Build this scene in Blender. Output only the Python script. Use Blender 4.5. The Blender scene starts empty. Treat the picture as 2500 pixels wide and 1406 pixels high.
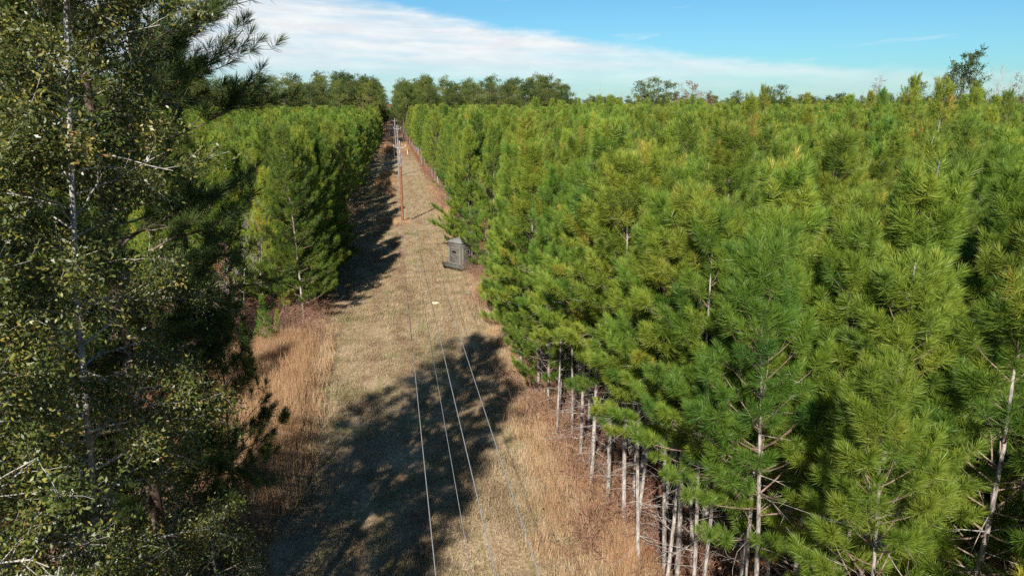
import bpy, bmesh, math
import numpy as np
from mathutils import Vector

scene = bpy.context.scene
C = scene.collection
PI = math.pi

# ------------------------------------------------------------------ camera
PITCH = math.radians(14.92)
YAW = math.radians(9.81)
CAM_H = 13.0
cam_data = bpy.data.cameras.new('camera')
cam_data.sensor_width = 36
cam_data.lens = 24.48
cam_data.clip_start = 0.1
cam_data.clip_end = 9000
cam = bpy.data.objects.new('camera', cam_data)
C.objects.link(cam)
cam.location = (0, 0, CAM_H)
cam.rotation_euler = (PI / 2 - PITCH, 0, -YAW)
scene.camera = cam

# ------------------------------------------------------------------ light
SUN_EL = math.radians(35)
SUN_HEAD = math.radians(21)          # shadows run this far to the right of the lane's own direction
sun_data = bpy.data.lights.new('sun', 'SUN')
sun_data.energy = 5.0
sun_data.angle = math.radians(0.5)
sun_data.color = (1.0, 0.94, 0.84)
sun = bpy.data.objects.new('sun', sun_data)
C.objects.link(sun)
ldir = Vector((math.sin(SUN_HEAD) * math.cos(SUN_EL), math.cos(SUN_HEAD) * math.cos(SUN_EL), -math.sin(SUN_EL)))
sun.rotation_euler = ldir.to_track_quat('-Z', 'Y').to_euler()
sun.location = (-20, -40, 60)

world = bpy.data.worlds.new('World')
scene.world = world
world.use_nodes = True
scene.view_settings.view_transform = 'Standard'
scene.view_settings.look = 'None'
scene.view_settings.exposure = 1.0
scene.view_settings.gamma = 1
cy = scene.cycles
cy.max_bounces = 6
cy.diffuse_bounces = 3
cy.glossy_bounces = 2
cy.transmission_bounces = 3
cy.transparent_max_bounces = 4
cy.use_denoising = False


class NT:
    """little helper for node trees"""
    def __init__(self, tree):
        self.t = tree
    def n(self, typ, **kw):
        nd = self.t.nodes.new(typ)
        for k, v in kw.items():
            setattr(nd, k, v)
        return nd
    def l(self, a, b):
        self.t.links.new(a, b)
    def val(self, sock, v):
        if isinstance(v, (int, float, tuple, list)):
            sock.default_value = v
        else:
            self.l(v, sock)
    def math(self, op, a, b=None, c=None, clamp=False):
        nd = self.n('ShaderNodeMath', operation=op, use_clamp=clamp)
        self.val(nd.inputs[0], a)
        if b is not None: self.val(nd.inputs[1], b)
        if c is not None: self.val(nd.inputs[2], c)
        return nd.outputs[0]
    def mix(self, fac, a, b, blend='MIX'):
        nd = self.n('ShaderNodeMix', data_type='RGBA', blend_type=blend)
        self.val(nd.inputs[0], fac)
        self.val(nd.inputs[6], a if not isinstance(a, tuple) else (*a, 1)[:4])
        self.val(nd.inputs[7], b if not isinstance(b, tuple) else (*b, 1)[:4])
        return nd.outputs[2]
    def sstep(self, v, lo, hi, a=0.0, b=1.0):
        nd = self.n('ShaderNodeMapRange', interpolation_type='SMOOTHSTEP')
        self.val(nd.inputs[0], v); self.val(nd.inputs[1], lo); self.val(nd.inputs[2], hi)
        self.val(nd.inputs[3], a); self.val(nd.inputs[4], b)
        return nd.outputs[0]
    def noise(self, vec, scale, detail=4, rough=0.55, dist=0.0):
        nd = self.n('ShaderNodeTexNoise')
        if vec is not None: self.l(vec, nd.inputs['Vector'])
        nd.inputs['Scale'].default_value = scale
        nd.inputs['Detail'].default_value = detail
        nd.inputs['Roughness'].default_value = rough
        nd.inputs['Distortion'].default_value = dist
        return nd.outputs[0]
    def ramp(self, fac, stops, interp='LINEAR'):
        nd = self.n('ShaderNodeValToRGB')
        nd.color_ramp.interpolation = interp
        e = nd.color_ramp.elements
        while len(e) < len(stops): e.new(0.5)
        for i, (p, c) in enumerate(stops):
            e[i].position = p
            e[i].color = (*c, 1) if len(c) == 3 else c
        self.l(fac, nd.inputs[0])
        return nd.outputs[0]
    def vec(self, x, y, z=0.0):
        nd = self.n('ShaderNodeCombineXYZ')
        self.val(nd.inputs[0], x); self.val(nd.inputs[1], y); self.val(nd.inputs[2], z)
        return nd.outputs[0]


def build_sky():
    t = NT(world.node_tree)
    world.node_tree.nodes.clear()
    sky = t.n('ShaderNodeTexSky', sky_type='NISHITA')
    sky.sun_disc = False
    sky.sun_elevation = SUN_EL
    sky.sun_rotation = PI + SUN_HEAD
    sky.air_density = 1.0
    sky.dust_density = 0.35
    sky.ozone_density = 1.6
    tc = t.n('ShaderNodeTexCoord')
    sp = t.n('ShaderNodeSeparateXYZ')
    t.l(tc.outputs['Generated'], sp.inputs[0])
    az = t.math('ARCTAN2', sp.outputs[0], sp.outputs[1])
    el = t.math('ARCSINE', sp.outputs[2])
    # upper edge of the long cloud bank, lowering towards the east
    a01 = t.math('MULTIPLY_ADD', az, 0.6, 0.4, clamp=True)
    def a(d): return math.radians(d) * 0.6 + 0.4
    stops = [(a(-30), 9.5), (a(-10), 8.1), (a(-4), 7.9), (a(1.5), 7.3), (a(4), 6.7), (a(9), 5.7), (a(14), 5.1),
             (a(20), 4.2), (a(25), 3.5), (a(36), 2.5), (a(47), 2.0)]
    edge = t.ramp(a01, [(p, (v / 15,) * 3) for p, v in stops])
    edge = t.math('MULTIPLY', edge, math.radians(15))
    sv = t.vec(t.math('ADD', t.math('MULTIPLY', az, 5.0), t.math('MULTIPLY', el, 14.0)), t.math('MULTIPLY', el, 60.0))
    n1 = t.noise(sv, 1.0, 6, 0.6, 0.4)
    sv2 = t.vec(t.math('MULTIPLY', az, 16.0), t.math('MULTIPLY', el, 70.0), 3.1)
    n2 = t.noise(sv2, 1.0, 5, 0.6, 0.2)
    d = t.math('SUBTRACT', edge, el)
    d = t.math('ADD', d, t.math('MULTIPLY', t.math('SUBTRACT', n2, 0.5), 0.022))
    m = t.sstep(d, -0.003, 0.016)
    streak = t.sstep(n1, 0.25, 0.62, 0.55, 1.0)
    low = t.sstep(el, 0.012, 0.075, 0.30, 1.0)
    m = t.math('MULTIPLY', t.math('MULTIPLY', m, streak), low)
    # a few thin wisps above the bank
    wv = t.vec(t.math('ADD', t.math('MULTIPLY', az, 6.5), 0.35), t.math('SUBTRACT', t.math('MULTIPLY', el, 62.0), t.math('MULTIPLY', az, 3.0)), 7.7)
    w = t.sstep(t.noise(wv, 1.0, 5, 0.55, 0.3), 0.60, 0.80, 0.0, 0.6)
    m = t.math('MAXIMUM', m, w)
    # clear zenith keeps its blue
    m = t.math('MULTIPLY', m, t.sstep(el, 0.20, 0.32, 1.0, 0.15))
    skyc = t.mix(1.0, sky.outputs[0], (0.46, 0.86, 1.10), 'MULTIPLY')
    cloud = t.mix(t.sstep(n2, 0.3, 0.7), (8.0, 8.4, 8.8), (9.4, 9.6, 9.6))
    col = t.mix(m, skyc, cloud)
    bg = t.n('ShaderNodeBackground')
    t.l(col, bg.inputs[0])
    bg.inputs[1].default_value = 0.05
    out = t.n('ShaderNodeOutputWorld')
    t.l(bg.outputs[0], out.inputs[0])


build_sky()


# ------------------------------------------------------------------ helpers: materials
def new_mat(name):
    m = bpy.data.materials.new(name)
    m.use_nodes = True
    m.node_tree.nodes.clear()
    return m, NT(m.node_tree)


def finish(t, col, rough=0.8, spec=0.2, trans=0.0, trans_col=None, bump=None, metal=0.0, bump_d=0.01, bump_s=0.6):
    p = t.n('ShaderNodeBsdfPrincipled')
    t.val(p.inputs['Base Color'], col if not isinstance(col, tuple) else (*col, 1))
    p.inputs['Roughness'].default_value = rough
    p.inputs['Specular IOR Level'].default_value = spec
    p.inputs['Metallic'].default_value = metal
    if bump is not None:
        b = t.n('ShaderNodeBump')
        b.inputs['Strength'].default_value = bump_s
        b.inputs['Distance'].default_value = bump_d
        t.l(bump, b.inputs['Height'])
        t.l(b.outputs[0], p.inputs['Normal'])
    out = t.n('ShaderNodeOutputMaterial')
    if trans > 0:
        tr = t.n('ShaderNodeBsdfTranslucent')
        t.val(tr.inputs[0], trans_col if trans_col is not None else col)
        mx = t.n('ShaderNodeMixShader')
        mx.inputs[0].default_value = trans
        t.l(p.outputs[0], mx.inputs[1]); t.l(tr.outputs[0], mx.inputs[2])
        t.l(mx.outputs[0], out.inputs[0])
    else:
        t.l(p.outputs[0], out.inputs[0])


def tint_attr(t):
    return t.n('ShaderNodeAttribute', attribute_name='tint').outputs['Fac']


def foliage_mat(name, stops, vary, rough=0.55, spec=0.35, trans=0.25, rnd=0.35):
    """leaf or needle: hue from the per-sprig tint plus a shift per tree"""
    m, t = new_mat(name)
    oi = t.n('ShaderNodeObjectInfo')
    f = t.math('ADD', tint_attr(t), t.math('MULTIPLY', t.math('SUBTRACT', oi.outputs['Random'], 0.5), rnd), clamp=True)
    col = t.ramp(f, stops)
    hs = t.n('ShaderNodeHueSaturation')
    r2 = t.math('FRACT', t.math('MULTIPLY', oi.outputs['Random'], 17.3))
    t.l(t.math('MULTIPLY_ADD', r2, vary, 1 - vary / 2), hs.inputs['Value'])
    r3 = t.math('FRACT', t.math('MULTIPLY', oi.outputs['Random'], 41.7))
    t.l(t.math('MULTIPLY_ADD', r3, 0.035, 0.4825), hs.inputs['Hue'])
    t.l(col, hs.inputs['Color'])
    finish(t, hs.outputs[0], rough, spec, trans)
    return m


def bark_mat(name, c1, c2, scale=9.0, stretch=0.25, rough=0.9):
    m, t = new_mat(name)
    tc = t.n('ShaderNodeTexCoord')
    mp = t.n('ShaderNodeMapping')
    mp.inputs['Scale'].default_value = (1, 1, stretch)
    t.l(tc.outputs['Object'], mp.inputs[0])
    n = t.noise(mp.outputs[0], scale, 5, 0.65, 0.3)
    oi = t.n('ShaderNodeObjectInfo')
    f = t.math('ADD', t.sstep(n, 0.32, 0.68), t.math('MULTIPLY', t.math('SUBTRACT', oi.outputs['Random'], 0.5), 0.4), clamp=True)
    finish(t, t.mix(f, c1, c2), rough, 0.15, bump=n, bump_d=0.02)
    return m


M = {}
M['needle'] = foliage_mat('pine_needles', [(0.0, (0.060, 0.135, 0.026)), (0.30, (0.122, 0.210, 0.029)), (0.62, (0.220, 0.296, 0.036)),
                                           (0.90, (0.32, 0.34, 0.044)), (1.0, (0.40, 0.27, 0.05))], 0.45, 0.45, 0.4, 0.42, 0.36)
M['needle_old'] = foliage_mat('mature_pine_needles', [(0.0, (0.042, 0.070, 0.020)), (0.5, (0.090, 0.126, 0.027)), (1.0, (0.165, 0.180, 0.040))], 0.35, 0.6, 0.2, 0.2, 0.5)
M['oak_leaf'] = foliage_mat('oak_leaves', [(0.0, (0.034, 0.052, 0.013)), (0.50, (0.090, 0.108, 0.022)), (0.75, (0.22, 0.20, 0.042)),
                                           (0.92, (0.27, 0.21, 0.05)), (1.0, (0.24, 0.12, 0.045))], 0.2, 0.4, 0.45, 0.25, 0.1)
M['evergreen_leaf'] = foliage_mat('evergreen_leaves', [(0.0, (0.020, 0.040, 0.012)), (0.6, (0.045, 0.065, 0.018)), (1.0, (0.11, 0.11, 0.03))], 0.3, 0.45, 0.4, 0.2, 0.2)
M['red_leaf'] = foliage_mat('russet_leaves', [(0.0, (0.16, 0.06, 0.032)), (0.6, (0.27, 0.10, 0.04)), (1.0, (0.25, 0.16, 0.06))], 0.3, 0.6, 0.2, 0.25, 0.2)
M['brown_leaf'] = foliage_mat('withered_leaves', [(0.0, (0.10, 0.07, 0.045)), (0.6, (0.16, 0.115, 0.075)), (1.0, (0.21, 0.165, 0.10))], 0.3, 0.7, 0.1, 0.15, 0.3)
M['bark'] = bark_mat('young_pine_bark', (0.105, 0.090, 0.080), (0.37, 0.335, 0.305), 14.0, .3)
M['branch'] = bark_mat('pine_branch_bark', (0.10, 0.065, 0.045), (0.26, 0.19, 0.15))
M['bark_old'] = bark_mat('old_pine_bark', (0.07, 0.05, 0.04), (0.20, 0.15, 0.12), 5.0)
M['bark_pale'] = bark_mat('pale_bark', (0.28, 0.25, 0.22), (0.62, 0.58, 0.53), 12.0)
M['bark_oak'] = bark_mat('lichen_bark', (0.11, 0.10, 0.09), (0.38, 0.355, 0.325), 10.0, 0.5)
M['twig'] = bark_mat('bramble_twigs', (0.17, 0.075, 0.05), (0.36, 0.22, 0.16), 4.0)
M['dead'] = bark_mat('dead_grey_wood', (0.20, 0.17, 0.15), (0.38, 0.335, 0.30), 6.0)


def grass_mat(name, stops, rnd=0.3, patch=0.0, green=None):
    m, t = new_mat(name)
    oi = t.n('ShaderNodeObjectInfo')
    geo = t.n('ShaderNodeNewGeometry')
    f = t.math('ADD', tint_attr(t), t.math('MULTIPLY', t.math('SUBTRACT', oi.outputs['Random'], 0.5), rnd))
    if patch:
        f = t.math('ADD', f, t.math('MULTIPLY', t.math('SUBTRACT', t.noise(geo.outputs['Position'], 1.1, 4, .6), .5), patch))
    col = t.ramp(t.math('ADD', f, 0.0, clamp=True), stops)
    if green:
        col = t.mix(t.sstep(t.noise(geo.outputs['Position'], 0.22, 4, .65), .50, .66, 0, .6), col, t.mix(f, *green))
        sp = t.n('ShaderNodeSeparateXYZ'); t.l(geo.outputs['Position'], sp.inputs[0])
        wob = t.math('MULTIPLY', t.math('SUBTRACT', t.noise(geo.outputs['Position'], 0.12, 3, .5), .5), 2.4)
        for x0, wd, k in ((0.45, .75, .8), (-1.5, .45, .55), (3.1, .5, .5)):
            tr = t.sstep(t.math('ABSOLUTE', t.math('SUBTRACT', t.math('ADD', sp.outputs[0], wob), x0)), wd * .3, wd, k, 0.0)
            tr = t.math('MULTIPLY', tr, t.sstep(t.noise(geo.outputs['Position'], 0.7, 4, .6), .36, .58))
            col = t.mix(tr, col, t.mix(f, (0.17, 0.095, 0.06), (0.36, 0.235, 0.155)))
    finish(t, col, 0.75, 0.15, 0.3)
    return m


M['short_grass'] = grass_mat('mown_dry_grass', [(0.0, (0.19, 0.165, 0.070)), (0.25, (0.29, 0.215, 0.125)), (0.6, (0.40, 0.312, 0.198)), (1.0, (0.55, 0.45, 0.31))], 0.12, 1.5, ((0.13, 0.135, 0.05), (0.36, 0.33, 0.165)))
M['tall_grass'] = grass_mat('tall_dry_grass', [(0.0, (0.25, 0.13, 0.066)), (0.5, (0.45, 0.27, 0.14)), (1.0, (0.58, 0.45, 0.29))], 0.2, 1.0)


def ground_mat():
    m, t = new_mat('ground_soil')
    geo = t.n('ShaderNodeNewGeometry')
    pos = geo.outputs['Position']
    sp = t.n('ShaderNodeSeparateXYZ'); t.l(pos, sp.inputs[0])
    x, y = sp.outputs[0], sp.outputs[1]
    nb = t.noise(pos, 0.35, 5, 0.6)
    nm = t.noise(pos, 1.6, 6, 0.65)
    nf = t.noise(pos, 9.0, 5, 0.7)
    stretch = t.n('ShaderNodeMapping'); stretch.inputs['Scale'].default_value = (1.6, 0.12, 1)
    t.l(pos, stretch.inputs[0])
    ns = t.noise(stretch.outputs[0], 1.0, 4, 0.55)
    lane = t.mix(t.sstep(nf, 0.3, 0.72), (0.19, 0.135, 0.08), (0.46, 0.35, 0.225))
    green = t.mix(t.sstep(nf, 0.3, 0.7), (0.095, 0.100, 0.035), (0.22, 0.195, 0.085))
    lane = t.mix(t.sstep(t.math('ADD', t.math('MULTIPLY', ns, 0.5), t.math('MULTIPLY', nb, 0.5)), 0.47, 0.60, 0, 0.8), lane, green)
    red = t.mix(t.sstep(nf, 0.3, 0.7), (0.125, 0.066, 0.038), (0.29, 0.175, 0.105))
    lane = t.mix(t.sstep(nm, 0.52, 0.70, 0, 0.75), lane, red)
    far = t.sstep(y, 140.0, 205.0, 0, 0.7)
    lane = t.mix(far, lane, t.mix(nm, (0.10, 0.045, 0.03), (0.33, 0.16, 0.085)))
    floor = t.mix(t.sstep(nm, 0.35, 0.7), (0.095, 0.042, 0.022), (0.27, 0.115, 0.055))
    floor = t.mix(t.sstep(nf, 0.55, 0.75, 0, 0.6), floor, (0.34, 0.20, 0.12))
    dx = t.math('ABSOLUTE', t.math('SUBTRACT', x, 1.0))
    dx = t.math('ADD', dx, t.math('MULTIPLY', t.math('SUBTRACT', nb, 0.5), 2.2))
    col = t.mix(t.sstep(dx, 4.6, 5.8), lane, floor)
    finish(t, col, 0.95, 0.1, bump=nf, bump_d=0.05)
    return m


def plain_mat(name, c1, c2, scale=6.0, rough=0.6, spec=0.3, metal=0.0, coords='Object', bump=True):
    m, t = new_mat(name)
    tc = t.n('ShaderNodeTexCoord')
    n = t.noise(tc.outputs[coords], scale, 5, 0.6)
    finish(t, t.mix(t.sstep(n, 0.3, 0.7), c1, c2), rough, spec, bump=n if bump else None, metal=metal, bump_d=0.004)
    return m


# ------------------------------------------------------------------ helpers: geometry
def unit(v):
    v = np.asarray(v, float)
    return v / np.maximum(np.linalg.norm(v, axis=-1, keepdims=True), 1e-9)


class MB:
    """collects triangles and quads with a material slot and a tint, and links them as ONE mesh object"""
    def __init__(self):
        self.v = []; self.tint = []; self.n = 0
        self.f = {3: [], 4: []}; self.fm = {3: [], 4: []}
    def add(self, V, Fc, mat=0, tint=0.5):
        V = np.asarray(V, float).reshape(-1, 3)
        Fc = np.asarray(Fc, int)
        k = Fc.shape[1]
        self.v.append(V)
        self.tint.append(np.broadcast_to(np.asarray(tint, float), (len(V),)))
        self.f[k].append(Fc + self.n)
        self.fm[k].append(np.full(len(Fc), mat))
        self.n += len(V)
    def mesh(self, name, mats, smooth=False):
        me = bpy.data.meshes.new(name)
        V = np.concatenate(self.v).astype(np.float32)
        me.vertices.add(len(V))
        me.vertices.foreach_set('co', V.ravel())
        li, ls, mi, st = [], [], [], 0
        for k in (3, 4):
            if self.f[k]:
                Fk = np.concatenate(self.f[k])
                li.append(Fk.ravel()); ls.append(st + np.arange(len(Fk)) * k)
                st += len(Fk) * k
                mi.append(np.concatenate(self.fm[k]))
        li = np.concatenate(li).astype(np.int32); ls = np.concatenate(ls).astype(np.int32); mi = np.concatenate(mi).astype(np.int32)
        me.loops.add(len(li)); me.loops.foreach_set('vertex_index', li)
        me.polygons.add(len(ls)); me.polygons.foreach_set('loop_start', ls)
        me.polygons.foreach_set('material_index', mi)
        if smooth:
            me.polygons.foreach_set('use_smooth', np.ones(len(ls), bool))
        at = me.attributes.new('tint', 'FLOAT', 'POINT')
        at.data.foreach_set('value', np.concatenate(self.tint).astype(np.float32))
        for m in mats: me.materials.append(m)
        me.update(calc_edges=True)
        return me
    def build(self, name, mats, parent=None, smooth=False, link=True):
        o = bpy.data.objects.new(name, self.mesh(name, mats, smooth))
        if link: C.objects.link(o)
        if parent: o.parent = parent
        return o
    # shapes
    def tube(self, P, r, sides=5, mat=0, tint=0.5, cap=False):
        P = np.asarray(P, float); n = len(P)
        r = np.broadcast_to(np.asarray(r, float), (n,))
        T = np.empty_like(P); T[1:-1] = P[2:] - P[:-2]; T[0] = P[1] - P[0]; T[-1] = P[-1] - P[-2]
        T = unit(T)
        ref = np.array([1., 0, 0]) if abs(T[:, 0]).mean() < 0.75 else np.array([0, 1., 0])
        U = unit(np.cross(T, ref)); W = np.cross(T, U)
        a = np.arange(sides) * 2 * PI / sides
        V = P[:, None] + r[:, None, None] * (np.cos(a)[None, :, None] * U[:, None] + np.sin(a)[None, :, None] * W[:, None])
        i = np.arange(n - 1)[:, None] * sides; j = np.arange(sides)[None]
        j2 = (j + 1) % sides
        Fq = np.stack([i + j, i + j2, i + sides + j2, i + sides + j], -1).reshape(-1, 4)
        self.add(V.reshape(-1, 3), Fq, mat, tint)
        if cap:
            for ring, c, s in ((V[0], P[0], -1), (V[-1], P[-1], 1)):
                k = np.arange(sides); k2 = (k + 1) % sides
                tri = np.stack([np.full(sides, sides), k, k2] if s > 0 else [np.full(sides, sides), k2, k], -1)
                self.add(np.vstack([ring, c]), tri, mat, tint)
    def box(self, c, s, mat=0, rz=0.0, tint=0.5):
        c = np.asarray(c, float); h = np.asarray(s, float) / 2
        V = np.array([[x, y, z] for z in (-1, 1) for y in (-1, 1) for x in (-1, 1)]) * h
        if rz:
            R = np.array([[math.cos(rz), -math.sin(rz), 0], [math.sin(rz), math.cos(rz), 0], [0, 0, 1]])
            V = V @ R.T
        self.add(V + c, [[0, 2, 3, 1], [4, 5, 7, 6], [0, 1, 5, 4], [2, 6, 7, 3], [0, 4, 6, 2], [1, 3, 7, 5]], mat, tint)
    def needles(self, rng, B, A, L, k, nl, w, a0, a1, tint, mat=0, bent=False, droop=0.12):
        """bottlebrush of needles round each shoot (base B, axis A, length L)"""
        B = np.asarray(B, float); A = unit(A); n = len(B)
        if n == 0: return
        L = np.broadcast_to(np.asarray(L, float), (n,)); tint = np.broadcast_to(np.asarray(tint, float), (n,))
        ref = np.where(np.abs(A[:, 2:3]) < 0.9, np.array([[0, 0, 1.]]), np.array([[1., 0, 0]]))
        U = unit(np.cross(A, ref)); W = np.cross(A, U)
        ix = np.repeat(np.arange(n), k); N = n * k
        s = 1 - rng.random(N) ** 1.35
        ph = rng.random(N) * 2 * PI
        an = a0 + (a1 - a0) * s + rng.normal(0, 0.16, N)
        D = A[ix] * np.cos(an)[:, None] + (U[ix] * np.cos(ph)[:, None] + W[ix] * np.sin(ph)[:, None]) * np.sin(an)[:, None]
        D[:, 2] -= droop * rng.random(N)
        D = unit(D)
        b = B[ix] + A[ix] * (L[ix] * s)[:, None]
        ln = nl * (0.75 + 0.4 * rng.random(N))
        S = unit(np.cross(D, rng.normal(size=(N, 3)))) * (w / 2)
        tt = tint[ix] + rng.normal(0, 0.05, N)
        if bent:
            m = b + D * (ln * 0.55)[:, None]
            D2 = unit(D * 0.95 + A[ix] * 0.28 - np.array([0, 0, 0.16]))
            e = m + D2 * (ln * 0.45)[:, None]
            V = np.stack([b - S * 0.7, b + S * 0.7, m + S, m - S, e], 1).reshape(-1, 3)
            o = np.arange(N)[:, None] * 5
            base = self.n
            self.add(V, o + np.array([[0, 1, 2, 3]]), mat, np.repeat(tt, 5))
            self.f[3].append(o + np.array([[3, 2, 4]]) + base); self.fm[3].append(np.full(N, mat))
        else:
            V = np.stack([b - S, b + S, b + D * ln[:, None]], 1).reshape(-1, 3)
            self.add(V, np.arange(N * 3).reshape(-1, 3), mat, np.repeat(tt, 3))
    def leaves(self, rng, P, size, tint, mat=0, up=0.35):
        P = np.asarray(P, float); N = len(P)
        D = rng.normal(size=(N, 3)); D[:, 2] -= 0.2; D = unit(D)
        Nn = rng.normal(size=(N, 3)); Nn[:, 2] += up
        S = unit(np.cross(D, Nn))
        ln = size * (0.65 + 0.7 * rng.random(N)); wd = ln * 0.42
        V = np.stack([P, P + D * (ln * 0.45)[:, None] + S * (wd / 2)[:, None], P + D * ln[:, None], P + D * (ln * 0.45)[:, None] - S * (wd / 2)[:, None]], 1)
        self.add(V.reshape(-1, 3), np.arange(N * 4).reshape(-1, 4), mat, np.repeat(np.broadcast_to(tint, (N,)), 4))
    def blades(self, rng, P, h, w, lean, tint, mat=0):
        """grass blades bending over, two segments each"""
        P = np.asarray(P, float); N = len(P)
        h = np.broadcast_to(h, (N,)); ph = rng.random(N) * 2 * PI
        le = lean * rng.random(N)
        O = np.stack([np.cos(ph), np.sin(ph), np.zeros(N)], 1)
        a2 = rng.random(N) * 2 * PI
        S = np.stack([np.cos(a2), np.sin(a2), np.zeros(N)], 1) * (w / 2)
        m = P + O * (h * le * 0.35)[:, None] + np.array([0, 0, 1]) * (h * 0.55)[:, None]
        e = P + O * (h * le)[:, None] + np.array([0, 0, 1]) * (h * (1 - 0.35 * le))[:, None]
        V = np.stack([P - S, P + S, m + S * 0.8, m - S * 0.8, e], 1).reshape(-1, 3)
        o = np.arange(N)[:, None] * 5; base = self.n
        self.add(V, o + np.array([[0, 1, 2, 3]]), mat, np.repeat(np.broadcast_to(tint, (N,)), 5))
        self.f[3].append(o + np.array([[3, 2, 4]]) + base); self.fm[3].append(np.full(N, mat))


def tag(o, label=None, cat=None, group=None, kind=None):
    if label: o['label'] = label
    if cat: o['category'] = cat
    if group: o['group'] = group
    if kind: o['kind'] = kind
    return o


def thing(name, label, cat, loc=(0, 0, 0), rz=0.0, group=None, scale=1.0):
    o = bpy.data.objects.new(name, None)
    o.empty_display_size = 0.3
    C.objects.link(o)
    o.location = loc; o.rotation_euler = (0, 0, rz); o.scale = (scale,) * 3
    return tag(o, label, cat, group)


def part(name, me, parent):
    o = bpy.data.objects.new(name, me)
    C.objects.link(o); o.parent = parent
    return o


def scatter(name, sources, P, rot, sc, vi, label, cat):
    """ONE uncountable stuff object: source meshes set out on points by geometry nodes"""
    col = bpy.data.collections.new(name + '_kinds')
    for i, me in enumerate(sources):
        col.objects.link(bpy.data.objects.new('%s_kind_%02d' % (name, i), me))
    me = bpy.data.meshes.new(name)
    n = len(P)
    me.vertices.add(n)
    me.vertices.foreach_set('co', np.asarray(P, np.float32).ravel())
    for nm, ty, arr, prop in (('rot', 'FLOAT_VECTOR', rot, 'vector'), ('sc', 'FLOAT', sc, 'value'), ('vi', 'INT', vi, 'value')):
        a = me.attributes.new(nm, ty, 'POINT')
        a.data.foreach_set(prop, np.ascontiguousarray(arr, np.int32 if ty == 'INT' else np.float32).ravel())
    o = bpy.data.objects.new(name, me)
    C.objects.link(o)
    g = bpy.data.node_groups.new(name, 'GeometryNodeTree')
    g.interface.new_socket('Geometry', in_out='INPUT', socket_type='NodeSocketGeometry')
    g.interface.new_socket('Geometry', in_out='OUTPUT', socket_type='NodeSocketGeometry')
    t = NT(g)
    gi = t.n('NodeGroupInput'); go = t.n('NodeGroupOutput')
    ip = t.n('GeometryNodeInstanceOnPoints')
    ci = t.n('GeometryNodeCollectionInfo')
    ci.inputs['Collection'].default_value = col
    ci.inputs['Separate Children'].default_value = True
    ci.inputs['Reset Children'].default_value = True
    def na(nm, ty):
        q = t.n('GeometryNodeInputNamedAttribute', data_type=ty)
        q.inputs[0].default_value = nm
        return q.outputs[0]
    t.l(gi.outputs[0], ip.inputs['Points'])
    t.l(ci.outputs[0], ip.inputs['Instance'])
    ip.inputs['Pick Instance'].default_value = True
    t.l(na('vi', 'INT'), ip.inputs['Instance Index'])
    t.l(na('rot', 'FLOAT_VECTOR'), ip.inputs['Rotation'])
    t.l(na('sc', 'FLOAT'), ip.inputs['Scale'])
    t.l(ip.outputs[0], go.inputs[0])
    md = o.modifiers.new('scatter', 'NODES')
    md.node_group = g
    return tag(o, label, cat, None, 'stuff')


def rand_rot(rng, n, tilt=0.05):
    return np.stack([rng.normal(0, tilt, n), rng.normal(0, tilt, n), rng.random(n) * 2 * PI], 1)


# ------------------------------------------------------------------ the setting
def build_ground():
    mb = MB()
    xs = np.concatenate([np.linspace(-3000, -80, 14), np.linspace(-60, 80, 71), np.linspace(100, 3000, 14)])
    ys = np.concatenate([np.linspace(-400, -30, 6), np.linspace(-20, 260, 141), np.linspace(300, 5000, 16)])
    X, Y = np.meshgrid(xs, ys)
    Z = 0.05 * np.sin(X * 0.9 + 1.3 * np.sin(Y * 0.23)) * np.cos(Y * 0.41) * np.exp(-(X / 70) ** 2)
    # two shallow wheel ruts along the lane
    for x0 in (-1.1, 0.7):
        Z -= 0.035 * np.exp(-((X - x0 - 0.25 * np.sin(Y * 0.07)) / 0.4) ** 2)
    ny, nx = X.shape
    i = np.arange(ny - 1)[:, None] * nx + np.arange(nx - 1)[None]
    Fq = np.stack([i, i + 1, i + nx + 1, i + nx], -1).reshape(-1, 4)
    mb.add(np.stack([X, Y, Z], -1).reshape(-1, 3), Fq)
    o = mb.build('ground', [ground_mat()], smooth=True)
    tag(o, 'dry mown lane and reddish pine straw floor under the plantations', 'ground', None, 'structure')
    # low rise on the horizon
    rng = np.random.default_rng(5)
    mb = MB()
    n = 40
    az = np.linspace(math.radians(20), math.radians(75), n)
    prof = 8 + 22 * np.exp(-((np.degrees(az) - 45.5) / 3.2) ** 2) + 4 * np.sin(az * 30)
    rows = []
    for d, k in ((1500, 0.0), (1750, 0.7), (1950, 1.0), (2300, 0.0)):
        rows.append(np.stack([np.sin(az) * d, np.cos(az) * d, prof * k - 0.5], 1))
    V = np.concatenate(rows)
    i = np.arange(3)[:, None] * n + np.arange(n - 1)[None]
    mb.add(V, np.stack([i, i + 1, i + n + 1, i + n], -1).reshape(-1, 4))
    o = mb.build('hills', [plain_mat('distant_hill', (0.16, 0.12, 0.09), (0.24, 0.19, 0.12), 0.02, 0.95, 0.05, coords='Object', bump=False)], smooth=True)
    tag(o, 'low brown rise on the horizon beyond the plantation', 'hill', None, 'structure')


build_ground()


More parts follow.
